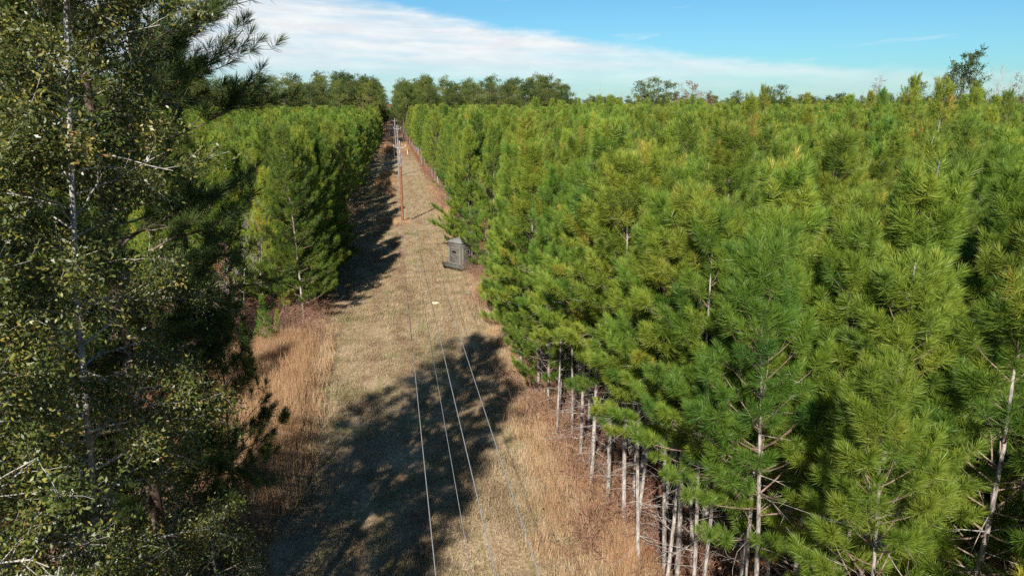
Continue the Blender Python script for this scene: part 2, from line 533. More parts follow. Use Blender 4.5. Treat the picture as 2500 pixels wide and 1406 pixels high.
# ------------------------------------------------------------------ trees
def young_pine(seed, H=11.0, cb=3.0, R=1.75, lod='near', dense=1.0, dead=True, tshift=0.0):
    """returns woody and needle builders of a plantation pine"""
    rng = np.random.default_rng(seed)
    wood, nd = MB(), MB()
    nz = 9
    zz = np.linspace(0, H, nz)
    sway = np.cumsum(rng.normal(0, 0.035, (nz, 2)), 0) * np.linspace(0, 1, nz)[:, None]
    P = np.column_stack([sway, zz])
    wood.tube(P, np.linspace(0.068, 0.012, nz) * H / 11, 7 if lod == 'near' else 5)
    def at(z):
        return np.array([np.interp(z, zz, P[:, 0]), np.interp(z, zz, P[:, 1]), z])
    B, A, L, T = [], [], [], []
    def shoot(b, a, l, tn):
        t = min(1, max(0, (b[2] - cb) / (H - cb)))
        up = max(0.0, t - .45)
        B.append(b); A.append(unit(a + np.array([0, 0, 1.3 * up]))); L.append(l * (1 + 1.3 * up)); T.append(tn + .30 * up - .03)
    z = cb
    while z < H - 0.55:
        t = (z - cb) / (H - cb)
        nb = rng.integers(4, 7)
        az0 = rng.random() * 2 * PI
        for j in range(nb):
            if rng.random() < 0.06 + 0.25 * (t < 0.12): continue
            az = az0 + j * 2 * PI / nb + rng.normal(0, 0.25)
            ln = (1.2 * R * (1 - t) ** 0.95 * rng.uniform(0.7, 1.15) + 0.20) * (0.72 + 0.28 * min(1, t / 0.15))
            el = math.radians(6 + 52 * t + rng.normal(0, 8))
            o = np.array([math.cos(az), math.sin(az), 0])
            q = [at(z + rng.normal(0, 0.05))]
            d = o * math.cos(el) + np.array([0, 0, math.sin(el)])
            n = 5
            for k in range(n):
                d = unit(d + np.array([0, 0, 0.11]) + rng.normal(0, 0.05, 3))
                q.append(q[-1] + d * ln / n)
            q = np.array(q)
            wood.tube(q, np.linspace(0.009 + 0.006 * ln, 0.004, n + 1), 4 if lod == 'near' else 3, 1)
            tn = np.clip(0.5 + rng.normal(0, 0.12) - 0.10 * (t - 0.5), 0, 1)
            shoot(q[-1] - d * 0.12, unit(d + np.array([0, 0, 0.55])), rng.uniform(0.30, 0.45), tn)
            nl_ = int(1.0 + (3.9 if lod == 'near' else 3.5) * ln * dense + rng.random())
            for k in range(nl_):
                u = rng.uniform(0.38, 0.97)
                f = u * n; i0 = min(int(f), n - 1); b = q[i0] + (q[i0 + 1] - q[i0]) * (f - i0)
                dd = unit(q[i0 + 1] - q[i0])
                side = unit(np.cross(dd, [0, 0, 1])) * (1 if k % 2 else -1)
                a = unit(dd * 0.75 + side * rng.uniform(0.4, 1.0) + np.array([0, 0, rng.uniform(0.1, 0.6)]))
                l = rng.uniform(0.14, 0.55) * (1.25 - 0.6 * u)
                e = b + a * l
                if l > 0.2 and lod != 'far':
                    wood.tube(np.array([b, e]), [0.005, 0.003], 3, 1)
                a2 = unit(a + np.array([0, 0, 0.45]))
                shoot(e - a2 * 0.10, a2, rng.uniform(0.22, 0.38), np.clip(tn + rng.normal(0, 0.07), 0, 1))
        # the stem's own needles between the whorls, near the top
        if t > 0.72:
            for k in range(3):
                a = unit(np.array([rng.normal(0, .7), rng.normal(0, .7), 1.0]))
                shoot(at(z + rng.uniform(0, .4)), a, 0.3, 0.45 + rng.normal(0, .08))
        z += rng.uniform(0.34, 0.52)
    top = at(H - 0.42)
    shoot(top, np.array([0, 0, 1.]), 0.45, 0.5)
    for zz_ in (.75, 1.1, 1.45):
        shoot(at(H - zz_), unit(np.array([rng.normal(0, .2), rng.normal(0, .2), 1.])), 0.34, 0.45)
    for k in range(5):
        az = k * 2 * PI / 5 + rng.normal(0, .2)
        a = unit(np.array([math.cos(az) * .75, math.sin(az) * .75, 1.0]))
        shoot(at(H - 0.95) + a * .12, a, rng.uniform(0.3, 0.5), 0.48 + rng.normal(0, .06))
    if dead:
        z = 0.9
        while z < cb + 2.8:
            for j in range(rng.integers(1, 4)):
                az = rng.random() * 2 * PI
                ln = rng.uniform(0.25, 1.25) + (0.7 * rng.random() if z > cb - 0.8 else 0)
                d = unit(np.array([math.cos(az), math.sin(az), rng.uniform(-0.25, 0.35)]))
                q = [at(z)]
                for k in range(3):
                    d = unit(d + rng.normal(0, 0.14, 3) - np.array([0, 0, 0.08]))
                    q.append(q[-1] + d * ln / 3)
                q = np.array(q)
                wood.tube(q, np.linspace(0.011, 0.004, 4), 3)
                if ln > 0.6 and lod == 'near':
                    for k in range(3):
                        b = q[rng.integers(1, 4)]
                        wood.tube(np.array([b, b + unit(d + rng.normal(0, .6, 3)) * rng.uniform(.15, .4)]), [0.005, 0.003], 3)
            z += rng.uniform(0.3, 0.55)
    B, A, L, T = np.array(B), np.array(A), np.array(L), np.array(T) + tshift
    if lod == 'near':
        nd.needles(rng, B, A, L * .66, 150, 0.215, 0.0064, 1.5, 0.25, T, bent=True, droop=.15)
    elif lod == 'mid':
        nd.needles(rng, B, A, L * .8, 62, 0.235, 0.0145, 1.4, 0.28, T)
    else:
        nd.needles(rng, B, A, L * .8, 20, 0.29, 0.038, 1.35, 0.3, T)
    return wood, nd


def mature_pine(seed, H=21.0, cb=10.0, R=3.2, lod='far', mats=None):
    """tall pine with an irregular rounded crown of needle clumps"""
    rng = np.random.default_rng(seed)
    wood, nd = MB(), MB()
    nz = 8
    zz = np.linspace(0, H * 0.97, nz)
    P = np.column_stack([np.cumsum(rng.normal(0, 0.10, (nz, 2)), 0) * np.linspace(0, 1, nz)[:, None], zz])
    wood.tube(P, np.linspace(0.22, 0.04, nz), 6)
    B, A, L, T = [], [], [], []
    nlimb = 22
    for i in range(nlimb):
        u = (i + rng.random()) / nlimb
        z = cb + (H - cb) * u * 0.97
        prof = math.sin(PI * min(1, 0.16 + 0.80 * u) ** 0.85) ** 0.7
        ln = R * prof * rng.uniform(0.55, 1.15) + 0.3
        az = i * 2.4 + rng.normal(0, .4)
        el = rng.uniform(-0.05, 0.35) + 0.5 * u
        d = np.array([math.cos(az) * math.cos(el), math.sin(az) * math.cos(el), math.sin(el)])
        b = np.array([np.interp(z, zz, P[:, 0]), np.interp(z, zz, P[:, 1]), z])
        q = [b]
        for k in range(4):
            d = unit(d + rng.normal(0, .12, 3) + np.array([0, 0, .06]))
            q.append(q[-1] + d * ln / 4)
        q = np.array(q)
        wood.tube(q, np.linspace(0.055, 0.015, 5), 4)
        tn = 0.5 + rng.normal(0, .26)
        for c in range(max(2, int(ln * 1.5))):
            uu = rng.uniform(0.4, 1.05)
            ctr = q[0] + (q[-1] - q[0]) * uu + rng.normal(0, 0.28, 3)
            m = 17
            off = rng.normal(0, 1, (m, 3)) * np.array([.55, .55, .28])
            for k in range(m):
                B.append(ctr + off[k]); A.append(unit(off[k] * 0.8 + np.array([0, 0, .7]) + rng.normal(0, .3, 3)))
                L.append(.25); T.append(np.clip(tn + rng.normal(0, .1), 0, 1))
    nd.needles(rng, np.array(B), np.array(A), np.array(L), 14, 0.34, 0.052, 1.35, 0.3, np.array(T))
    return wood, nd


def branchy(rng, wood, start, d, ln, r, depth, tips, spread=0.6, up=0.08, n=5, kids=(3, 5), sides=5, ratio=0.62, first=0.25):
    """recursive limbs; tips collects points along the outermost twigs"""
    q = [np.asarray(start, float)]
    d = unit(d)
    dirs = []
    for k in range(n):
        d = unit(d + rng.normal(0, 0.13, 3) + np.array([0, 0, up]))
        dirs.append(d)
        q.append(q[-1] + d * ln / n)
    q = np.array(q)
    wood.tube(q, np.linspace(r, max(r * 0.35, 0.0025), n + 1), max(3, sides))
    if depth <= 1:
        for k in range(1, n + 1):
            tips.append((q[k], dirs[k - 1]))
    if depth <= 0: return
    for c in range(rng.integers(kids[0], kids[1] + 1)):
        u = rng.uniform(first, 1.0)
        f = u * n; i0 = min(int(f), n - 1)
        b = q[i0] + (q[i0 + 1] - q[i0]) * (f - i0)
        nd = unit(dirs[i0] + unit(rng.normal(size=3)) * spread * rng.uniform(0.8, 1.7))
        branchy(rng, wood, b, nd, ln * ratio * rng.uniform(0.7, 1.15) * (1.15 - 0.4 * u), r * 0.5 * (1.1 - 0.4 * u), depth - 1, tips, spread, up, max(3, n - 1), kids, max(3, sides - 1), ratio, 0.2)


# -------- young pine kinds (shared meshes)
near_meshes = []
for i, (H, cb, R, dn) in enumerate([(11.0, 3.0, 1.75, 1.0), (11.0, 4.9, 1.6, .9), (11.0, 2.4, 1.9, 1.1), (11.0, 5.7, 1.5, .95), (11.0, 3.6, 1.65, 1.05), (11.0, 5.3, 1.7, .8), (11.0, 1.6, 2.0, 1.0), (11.0, 2.0, 2.1, 1.0)]):
    w, nd = young_pine(100 + i, H, cb, R, 'near', dn)
    near_meshes.append((w.mesh('trunk', [M['bark'], M['branch']]), nd.mesh('crown', [M['needle']])))
mid_meshes = []
for i, (cb, R, dn) in enumerate([(2.4, 1.9, 1.1), (3.4, 1.75, 1.0), (2.8, 1.7, 1.0), (4.2, 1.6, .9), (1.8, 2.0, 1.1), (3.0, 1.8, .9)]):
    w, nd = young_pine(200 + i, 11.0, cb, R, 'mid', dn)
    mid_meshes.append((w.mesh('trunk', [M['bark'], M['branch']]), nd.mesh('crown', [M['needle']])))
edge_meshes = []
for i, (cb, R, dn) in enumerate([(0.7, 2.3, 2.0), (1.0, 2.2, 1.9), (0.5, 2.4, 2.0)]):
    w, nd = young_pine(250 + i, 11.0, cb, R, 'mid', dn)
    edge_meshes.append((w.mesh('trunk', [M['bark'], M['branch']]), nd.mesh('crown', [M['needle']])))
far_sources = []
for i in range(6):
    w, nd = young_pine(300 + i, 11.0, 3.0 + .4 * (i % 3), 1.85, 'far', .9, False)
    base = w.n
    for k in (3, 4):
        for Fk in nd.f[k]:
            w.f[k].append(Fk + base); w.fm[k].append(np.full(len(Fk), 2))
    w.v += nd.v; w.tint += nd.tint; w.n += nd.n
    far_sources.append(w.mesh('young_pine_far', [M['bark'], M['branch'], M['needle']]))

CAMF = np.array([math.sin(YAW) * math.cos(PITCH), math.cos(YAW) * math.cos(PITCH), -math.sin(PITCH)])
CAMR = np.array([math.cos(YAW), -math.sin(YAW), 0])
CAMU = np.cross(CAMR, CAMF)


def in_view(P, margin=1.08):
    v = np.asarray(P, float) - np.array([0, 0, CAM_H])
    c = v @ CAMF
    return (c > 1) & (np.abs(v @ CAMR) < c * 0.7353 * margin) & (np.abs(v @ CAMU) < c * 0.4136 * margin * 1.5)


GAPS = [(6.9, 50.6, 1.7), (6.4, 47.2, 1.1), (10.6, 54, 2.6), (9.2, 58, 1.8), (11.8, 60, 2.2), (8.3, 47, 1.0), (8.6, 14.6, 1.3), (11.9, 15.0, 1.7), (-9.3, 43.6, 1.6), (-8.4, 43.0, 1.2), (-12.5, 44, 1.5)]


def plantation():
    rng = np.random.default_rng(11)
    pts = []
    # the lane-side row of the wide plantation, where its pale stems show
    for x, y in [(5.9, 31.4), (6.8, 30.2), (6.6, 25.8), (6.6, 24.2), (7.1, 23.6), (6.35, 20.7), (6.5, 19.3), (6.75, 18.4), (6.6, 16.6), (7.0, 15.6),
                 (6.9, 13.6), (7.2, 11.9), (6.8, 10.3), (7.4, 28.2), (6.9, 33.9), (7.0, 7.6), (6.9, 4.6), (8.1, 16.2), (8.5, 18.6), (8.0, 20.3), (8.6, 13.2), (8.3, 22.2), (8.0, 25.0), (7.9, 14.4), (8.2, 11.0), (8.7, 28.0), (8.4, 31.2), (7.6, 12.8), (7.7, 17.6), (8.4, 10.0), (9.0, 12.0), (9.2, 14.8), (7.5, 19.6), (6.75, 15.0), (7.35, 14.1), (7.9, 13.2), (8.6, 15.6), (6.9, 17.7), (8.9, 17.2), (9.4, 13.4), (7.3, 21.6), (6.2, 26.8), (6.5, 29.4), (6.1, 24.8), (7.5, 26.6), (6.2, 28.6), (6.4, 22.3), (6.9, 14.6)]:
        pts.append((x, y, 1))
    y = 36.0
    while y < 232:
        if not (52.0 < y < 57.5):
            pts.append((7.3 + rng.normal(0, .5), y, 1))
        else:
            pts.append((7.7 + rng.normal(0, .1), y, 1))
        y += rng.uniform(1.7, 2.6) if rng.random() > .16 else rng.uniform(3.2, 4.6)
    x = 9.4
    while x < 330:
        y = -16 + rng.random() * 2
        far = 226 if x < 66 else 330
        while y < far:
            if rng.random() > 0.07:
                xx, yy = x + rng.normal(0, .38), y + rng.normal(0, .3)
                d = math.hypot(xx, yy)
                pts.append((xx, yy, 1))
            y += rng.uniform(1.65, 2.35) * (1.0 if math.hypot(x, y) < 160 else 1.3)
        x += 2.45
    # the narrower plantation across the lane
    y = 42.5
    while y < 205:
        pts.append((-5.45 - (.9 if y < 50 else 0) + 2.1 * min(1, max(0, (y - 85) / 95)) + rng.normal(0, .4), y, 0)); y += rng.uniform(1.6, 2.4) if rng.random() > .07 else rng.uniform(3.0, 4.0)
    x = -8.4
    while x > -120:
        y = 43.5 + rng.random() * 2 + max(0, (-x - 14)) * 0.15
        while y < 205:
            if rng.random() > 0.07:
                pts.append((x + rng.normal(0, .38), y + rng.normal(0, .3), 0))
            y += rng.uniform(1.9, 2.7)
        x -= 2.75
    A = np.array(pts)
    for k in range(80):
        GAPS.append((rng.uniform(10, 150), rng.uniform(20, 220), rng.uniform(1.4, 2.6)))
    for k in range(24):
        GAPS.append((rng.uniform(-45, -8), rng.uniform(50, 200), rng.uniform(1.4, 2.6)))
    for gx, gy, gr in GAPS:
        A = A[np.hypot(A[:, 0] - gx, A[:, 1] - gy) > gr]
    d = np.hypot(A[:, 0], A[:, 1])
    hts = np.clip(rng.normal(10.7, 0.85 + .1 * (d > 55), len(A)) - .2 * (d > 90), 8.3, 12.4)
    right = A[:, 2] == 1
    tall = right & (rng.random(len(A)) < 0.035) & (d > 28) & (A[:, 0] > 25)
    hts[tall] += rng.uniform(1.2, 3.4, tall.sum())
    hts[right & (d < 14)] = np.clip(hts[right & (d < 14)] - .5, 9.2, 11.0)
    hts[~right] = np.clip(hts[~right], 8.6, 12.0)
    # keep only what the view or its shadows can use
    ang = np.degrees(np.arctan2(A[:, 0], A[:, 1])) - 9.81
    keep = (np.abs(ang) < 42) | (d < 40)
    keep &= ~((A[:, 1] < -2) & (A[:, 0] > 20))
    keep &= ~((d > 60) & (np.abs(ang) > 39))
    A, d, hts, right = A[keep], d[keep], hts[keep], right[keep]
    top = np.column_stack([A[:, :2], hts - 1.0])
    vis = in_view(top, 1.04) | in_view(np.column_stack([A[:, :2], hts * .5]), 1.04)
    order = np.argsort(np.where(vis, d, 1e6))
    n_ind = min(296, int(vis.sum()))
    ind = order[:n_ind]
    rest = np.setdiff1d(np.arange(len(A)), ind)
    return A, d, hts, right, ind, rest


A_, d_, h_, right_, ind_, rest_ = plantation()
GR = 'young pines of the wide plantation beside the hunting blind'
GL = 'young pines of the plantation across the lane from the blind'
rng = np.random.default_rng(77)


def young_root(x, y, h, meshes, label, group=None, rz=None, wide=1.0):
    r = thing('young_pine', label, 'pine tree', (x, y, -0.05), rng.random() * 6.28 if rz is None else rz, group)
    s = h / 11.0
    r.scale = (s * wide, s * wide, s)
    r.rotation_euler[0] = rng.normal(0, .04); r.rotation_euler[1] = rng.normal(0, .04)
    part('trunk', meshes[0], r); part('crown', meshes[1], r)
    return r


for k in ind_:
    x, y, _ = A_[k]
    edge = right_[k] and x < (8.8 if y < 34 else 8.2)
    if edge and y < 34:
        me = near_meshes[[3, 1, 5][rng.integers(3)]] if y < 26 else near_meshes[[0, 1, 6, 7][rng.integers(4)]]
        lab, g = 'young pine with bare pale lower stem on the plantation edge beside tall dry grass', 'bare-stemmed edge pines'
    elif edge:
        me = (edge_meshes + mid_meshes)[rng.integers(6)]
        lab, g = 'young pine lining the lane in the row that runs past the hunting blind', 'lane-side pines of the wide plantation'
    elif right_[k]:
        me = near_meshes[[1, 3, 5][rng.integers(3)]] if (x < 9.7 and 12 < y < 25) else near_meshes[rng.integers(6)] if d_[k] < 34 else mid_meshes[rng.integers(6)]
        lab, g = 'bushy green young pine inside the wide plantation, behind its lane-side row', GR
    elif x > -7:
        me = edge_meshes[rng.integers(3)]
        lab, g = 'young pine lining the shaded side of the lane, opposite the blind', 'lane-side pines of the shaded edge'
    else:
        me = edge_meshes[rng.integers(3)] if y < 49 else mid_meshes[rng.integers(6)]
        lab, g = 'bright green young pine inside the plantation across the lane from the blind', GL
    young_root(x, y, h_[k], me, lab, g, wide=rng.uniform(.9, 1.2) * (1.12 if d_[k] < 16 and x > 8.5 else 1))

srcs = [None] * 6
def merged(me_w, me_n, nm):
    bm = bmesh.new(); bm.from_mesh(me_w)
    n0 = len(bm.faces)
    bm.from_mesh(me_n)
    bm.faces.ensure_lookup_table()
    for f in bm.faces[n0:]: f.material_index = 2
    me = bpy.data.meshes.new(nm); bm.to_mesh(me); bm.free()
    me.materials.append(M['bark']); me.materials.append(M['branch']); me.materials.append(M['needle'])
    return me
mid_sources = [merged(w, n, 'young_pine_mid') for w, n in mid_meshes[:4]]
sources = mid_sources + far_sources
n = len(rest_)
vi = np.where(d_[rest_] < 105, rng.integers(0, 4, n), rng.integers(4, 10, n))
scatter('young_pine_plantation', sources, np.column_stack([A_[rest_, :2], np.full(n, -.05)]), rand_rot(rng, n, .02), h_[rest_] / 11.0, vi,
        'mass of young green pines receding from the nearer trees to the horizon', 'pine plantation')
print('PINES', len(A_), 'individual', len(ind_), 'far edge of individuals', d_[ind_].max())


# ------------------------------------------------------------------ tall pines and far trees
def far_xy(px, dist):
    """ground point in the direction of a column of the photo"""
    a = math.atan((px - 1250) / 1700 / 1.035) + YAW
    return dist * math.sin(a), dist * math.cos(a)


def put_tree(name, label, cat, loc, meshes, group=None, s=1.0, rz=None, wide=1.0):
    r = thing(name, label, cat, loc, rng.random() * 6.28 if rz is None else rz, group)
    r.scale = (s * wide, s * wide, s)
    for nm, me in meshes: part(nm, me, r)
    return r


mature = []
for i, (cb, R) in enumerate([(8.5, 4.3), (10.0, 3.9), (7.0, 4.2), (11.0, 4.4), (8.0, 3.6)]):
    w, nd = mature_pine(400 + i, 21.0, cb, R)
    mature.append((w.mesh('trunk', [M['bark_old']]), nd.mesh('crown', [M['needle_old']])))

near_rows, back = [], []
for side in (-1, 1):
    if side < 0: xs = np.arange(-5.9, -130, -7.4); y0, y1 = 207, 400
    else: xs = np.arange(7.0, 66, 7.4); y0, y1 = 229, 400
    for ix, x in enumerate(xs):
        y = y0 + rng.random() * 4
        row = 0
        while y < (y1 if ix < 2 else y0 + 40):
            p = (x + rng.normal(0, 1.1), y + rng.normal(0, 1.3), side)
            a = math.degrees(math.atan2(p[0], p[1])) - 9.81
            if abs(a) < 37:
                (near_rows if (row < 2 or (ix == 0 and y < y0 + 60)) else back).append(p)
            row += 1
            y += rng.uniform(5.0, 7.5)
for x, y, side in near_rows:
    lab = ('tall mature pine behind the young plantation on the shaded side of the lane' if side < 0
           else 'tall mature pine of the dark stand behind the hunting blind plantation')
    put_tree('mature_pine', lab, 'pine tree', (x, y, 0), zip(('trunk', 'crown'), mature[rng.integers(5)]),
             'mature pines beyond the shaded plantation' if side < 0 else 'mature pines beyond the wide plantation',
             np.clip(rng.normal(.87, .085), .68, 1.04), wide=rng.uniform(.85, 1.15))

def merged2(pair, nm, m0, m1):
    bm = bmesh.new(); bm.from_mesh(pair[0]); n0 = len(bm.faces); bm.from_mesh(pair[1])
    bm.faces.ensure_lookup_table()
    for f in bm.faces[n0:]: f.material_index = 1
    me = bpy.data.meshes.new(nm); bm.to_mesh(me); bm.free()
    me.materials.append(m0); me.materials.append(m1)
    return me

mature_src = [merged2(p, 'mature_pine_far', M['bark_old'], M['needle_old']) for p in mature]
B_ = [(x, y, rng.uniform(.85, 1.05)) for x, y, s_ in back]
# low woods on the horizon
for k in range(1500):
    d = rng.uniform(360, 1100); a = math.radians(rng.uniform(-30, 50))
    x, y = d * math.sin(a), d * math.cos(a)
    if abs(x - 1) < d * .012 + 5: continue
    hgt = rng.uniform(11, 17.5) if x > 62 else rng.uniform(14, 19)
    if x > 62 and d < 420: continue
    B_.append((x, y, hgt / 21))
for k in range(46):      # low growth where the lane ends
    B_.append((rng.uniform(-8, 10), rng.uniform(300, 350), rng.uniform(7.5, 10.0) / 21))
for k in range(90):      # the lane's far end
    B_.append((rng.uniform(-16, 18), rng.uniform(420, 470), rng.uniform(8.0, 10.5) / 21))
B_ = np.array(B_)
scatter('far_woods', mature_src, np.column_stack([B_[:, :2], np.zeros(len(B_))]), rand_rot(rng, len(B_), .03), B_[:, 2], rng.integers(0, 5, len(B_)),
        'far woods closing the horizon behind the plantations', 'woods')


def hardwood(seed, H, R, trunk_h, bark, leaf=None, leaf_size=0.3, per_tip=2, r0=0.16, depth=3, kids=(3, 5), leaf_tint=(0.5, 0.2), limbs=9, upw=0.10, spread=.55, drop=0.0):
    rg = np.random.default_rng(seed)
    wood, lf = MB(), MB()
    tips = []
    nz = 7
    zz = np.linspace(0, H * 0.9, nz)
    P = np.column_stack([np.cumsum(rg.normal(0, .012 * H, (nz, 2)), 0) * np.linspace(0, 1, nz)[:, None], zz])
    wood.tube(P, np.linspace(r0, r0 * .18, nz), 7)
    for i in range(limbs):
        u = (i + rg.random()) / limbs
        z = trunk_h + (H * 0.88 - trunk_h) * u
        az = i * 2.4 + rg.normal(0, .4)
        el = 0.35 + 0.6 * u + rg.normal(0, .12)
        ln = R * (1.05 - 0.45 * u) * rg.uniform(.75, 1.15)
        b = np.array([np.interp(z, zz, P[:, 0]), np.interp(z, zz, P[:, 1]), z])
        branchy(rg, wood, b, [math.cos(az) * math.cos(el), math.sin(az) * math.cos(el), math.sin(el)], ln, r0 * (.5 - .28 * u), depth - 1, tips, spread, upw, 5, kids, 5)
    branchy(rg, wood, P[-1], [rg.normal(0, .2), rg.normal(0, .2), 1], H * .12, r0 * .2, 1, tips, spread, upw, 4, kids, 4)
    meshes = [('trunk', wood.mesh('trunk', [bark]))]
    if leaf:
        TP = np.array([t[0] for t in tips])
        if drop: TP = TP[rg.random(len(TP)) > drop]
        TP = np.repeat(TP, per_tip, 0) + rg.normal(0, leaf_size * .45, (len(TP) * per_tip, 3))
        lf.leaves(rg, TP, leaf_size, np.clip(rg.normal(leaf_tint[0], leaf_tint[1], len(TP)), 0, 1))
        meshes.append(('crown', lf.mesh('crown', [leaf])))
    return meshes


def top_h(py, dist): return CAM_H + (250 - py) / 1700 * dist * 0.985

def far_pine(px, py, dist, seed, wide, label, cb=.45, H0=None):
    H = top_h(py, dist)
    w, nd = mature_pine(seed, H, H * cb, wide)
    x, y = far_xy(px, dist)
    put_tree('mature_pine', label, 'pine tree', (x, y, 0), [('trunk', w.mesh('trunk', [M['bark_old']])), ('crown', nd.mesh('crown', [M['needle_old']]))])

def far_hard(name, px, py, dist, R, label, cat, bark, leaf=None, seed=1, **kw):
    H = top_h(py, dist)
    x, y = far_xy(px, dist)
    put_tree(name, label, cat, (x, y, 0), hardwood(seed, H, R, H * .42, bark, leaf, **kw))

far_pine(1567, 203, 235, 501, 4.0, 'dark mature pine, lower of the tight clump right of the two bare pale trees', .35)
far_pine(1595, 197, 238, 502, 4.6, 'dark mature pine with the tallest crown in the clump beside the brown hardwoods', .35)
far_pine(1625, 204, 240, 503, 3.8, 'dark mature pine of the clump, nearest the brown leafed hardwood', .35)
far_pine(1797, 228, 260, 504, 2.6, 'small round-topped dark pine alone on the skyline past the brown hardwoods', .4)
far_pine(1882, 222, 270, 505, 2.6, 'lower shoulder pine touching a rounder dark pine on the skyline', .4)
far_pine(1903, 213, 262, 506, 3.2, 'round dark pine standing alone midway along the far skyline', .4)
far_pine(1958, 236, 300, 507, 3.0, 'tiny flat-crowned pine just topping the plantation on the skyline', .4)
far_pine(2055, 233, 300, 508, 3.0, 'tiny dark pine on the skyline left of the grey hardwood', .4)
far_pine(2231, 207, 230, 509, 3.6, 'bright green open-crowned pine on the skyline left of the tallest skyline tree', .4)
far_hard('broad_tree', 2345, 163, 225, 6.6, 'tallest skyline tree, broad and grey-green with an open see-through crown', 'tree', M['bark_old'], M['needle_old'], 511,
         leaf_size=.5, per_tip=2, depth=4, kids=(3, 5), limbs=16, r0=.24, drop=.45, leaf_tint=(.2, .15))
far_hard('broad_tree', 2312, 185, 223, 4.0, 'grey-green tree leaning against the left of the tallest skyline tree', 'tree', M['bark_old'], M['needle_old'], 512,
         leaf_size=.5, per_tip=2, depth=3, limbs=12, r0=.2, drop=.2, leaf_tint=(.2, .15))
far_hard('bare_tree', 1466, 208, 232, 2.2, 'slim leafless pale tree, leftmost of the two bare ones beside the mature pines', 'bare tree', M['dead'], None, 513, depth=3, limbs=9, r0=.16, upw=.2)
far_hard('bare_tree', 1516, 214, 234, 1.6, 'straight leafless pale tree standing by itself just before the dark pine clump', 'bare tree', M['dead'], None, 514, depth=2, limbs=9, r0=.16, upw=.25)
far_hard('hardwood_tree', 1690, 216, 262, 6.5, 'broad russet-brown hardwood with half bare grey top on the skyline', 'tree', M['dead'], M['brown_leaf'], 515, leaf_size=.5, per_tip=2, depth=3, limbs=13, drop=.35, r0=.2)
far_hard('hardwood_tree', 1655, 232, 264, 4.2, 'low russet-brown hardwood squeezed behind the dark pine clump', 'tree', M['dead'], M['brown_leaf'], 516, leaf_size=.5, per_tip=3, depth=3, limbs=10, r0=.16)
far_hard('hardwood_tree', 1728, 228, 258, 3.6, 'low rusty orange hardwood at the foot of the broad brown one', 'tree', M['dead'], M['brown_leaf'], 517, leaf_size=.5, per_tip=3, depth=3, limbs=10, r0=.16)
far_hard('hardwood_tree', 2132, 203, 230, 4.2, 'thin grey-brown hardwood with sparse withered leaves beside a spiky pine tip', 'tree', M['dead'], M['brown_leaf'], 518, leaf_size=.35, per_tip=1, depth=3, limbs=11, drop=.4, r0=.15)
far_hard('bare_tree', 2432, 180, 215, 5.0, 'wide leafless pale tree right of the tallest skyline tree', 'bare tree', M['dead'], None, 519, depth=4, kids=(3, 4), limbs=11, r0=.17, upw=.16)
far_hard('hardwood_tree', 2492, 203, 210, 4.5, 'pinkish brown hardwood cut by the edge of the photo', 'tree', M['dead'], M['brown_leaf'], 520, leaf_size=.35, per_tip=1, depth=3, limbs=11, drop=.3, r0=.15)
far_hard('bare_tree', 970, 292, 318, 3.0, 'leafless tawny tree closing the far end of the lane', 'bare tree', M['dead'], M['brown_leaf'], 521, leaf_size=.5, per_tip=1, depth=3, limbs=9, r0=.2, drop=.3)
far_hard('bare_tree', 948, 300, 290, 2.6, 'leafless dark tree at the far end of the lane on the shaded side', 'bare tree', M['dead'], None, 522, depth=3, limbs=9, r0=.2)

# ------------------------------------------------------------------ leafless hardwoods and brush between the pines
def bare(name, label, x, y, H, R, seed, bark='dead', leaf=None, trunk=.3, **kw):
    return put_tree(name, label, kw.pop('cat', 'bare tree'), (x, y, -.03), hardwood(seed, H, R, H * trunk, M[bark], M[leaf] if leaf else None, **kw))

bare('bare_tree', 'leafless grey-brown hardwood in the gap of the wide plantation behind the blind', 10.6, 54, 9.6, 2.9, 601, depth=4, kids=(3, 5), limbs=12, r0=.09, upw=.12)
bare('bare_tree', 'leafless hardwood nearer the lane in the gap behind the blind', 9.2, 58, 8.4, 2.2, 602, depth=3, kids=(4, 5), limbs=12, r0=.08, upw=.12)
bare('bare_tree', 'deepest leafless hardwood of the gap in the wide plantation', 11.8, 60.5, 9.4, 2.6, 603, depth=4, limbs=10, r0=.08, upw=.15)
bare('bare_tree', 'low leafless tree with tangled twigs right beside the hunting blind', 7.4, 55.0, 6.5, 2.2, 604, depth=3, kids=(4, 5), limbs=12, r0=.07, trunk=.15)
bare('russet_sapling', 'russet-leaved sapling just behind the hunting blind', 7.1, 51.0, 4.6, 1.0, 605, leaf='red_leaf', leaf_size=.12, per_tip=2, depth=3, limbs=8, r0=.04, cat='sapling', drop=.4)
bare('russet_sapling', 'russet-leaved sapling among the nearest pines above the bare stems', 8.7, 14.6, 5.4, .9, 606, leaf='red_leaf', leaf_size=.09, per_tip=2, depth=3, limbs=9, r0=.035, cat='sapling', drop=.45)
bare('russet_sapling', 'orange-leaved sapling in the dark gap between the nearest pines', 11.6, 15.2, 6.3, .8, 607, leaf='red_leaf', leaf_size=.09, per_tip=2, depth=3, limbs=9, r0=.035, cat='sapling', drop=.5)
bare('bare_sapling', 'twin pale leafless stems rising from brush left of the bright lane-side pine', -8.9, 41.6, 5.2, 1.3, 608, bark='bark_pale', depth=3, limbs=10, r0=.038, upw=.2, cat='bare sapling')
bare('bare_sapling', 'second thin pale stem leaning close to the twin pale stems', -9.5, 41.0, 4.8, 1.2, 609, bark='bark_pale', depth=3, limbs=9, r0=.032, upw=.2, cat='bare sapling')
bare('bare_tree', 'forked leafless tree with vine tangle against the bright lane-side pine', -8.2, 44.0, 7.0, 1.8, 610, depth=4, kids=(4, 5), limbs=10, r0=.045, upw=.25, trunk=.2)
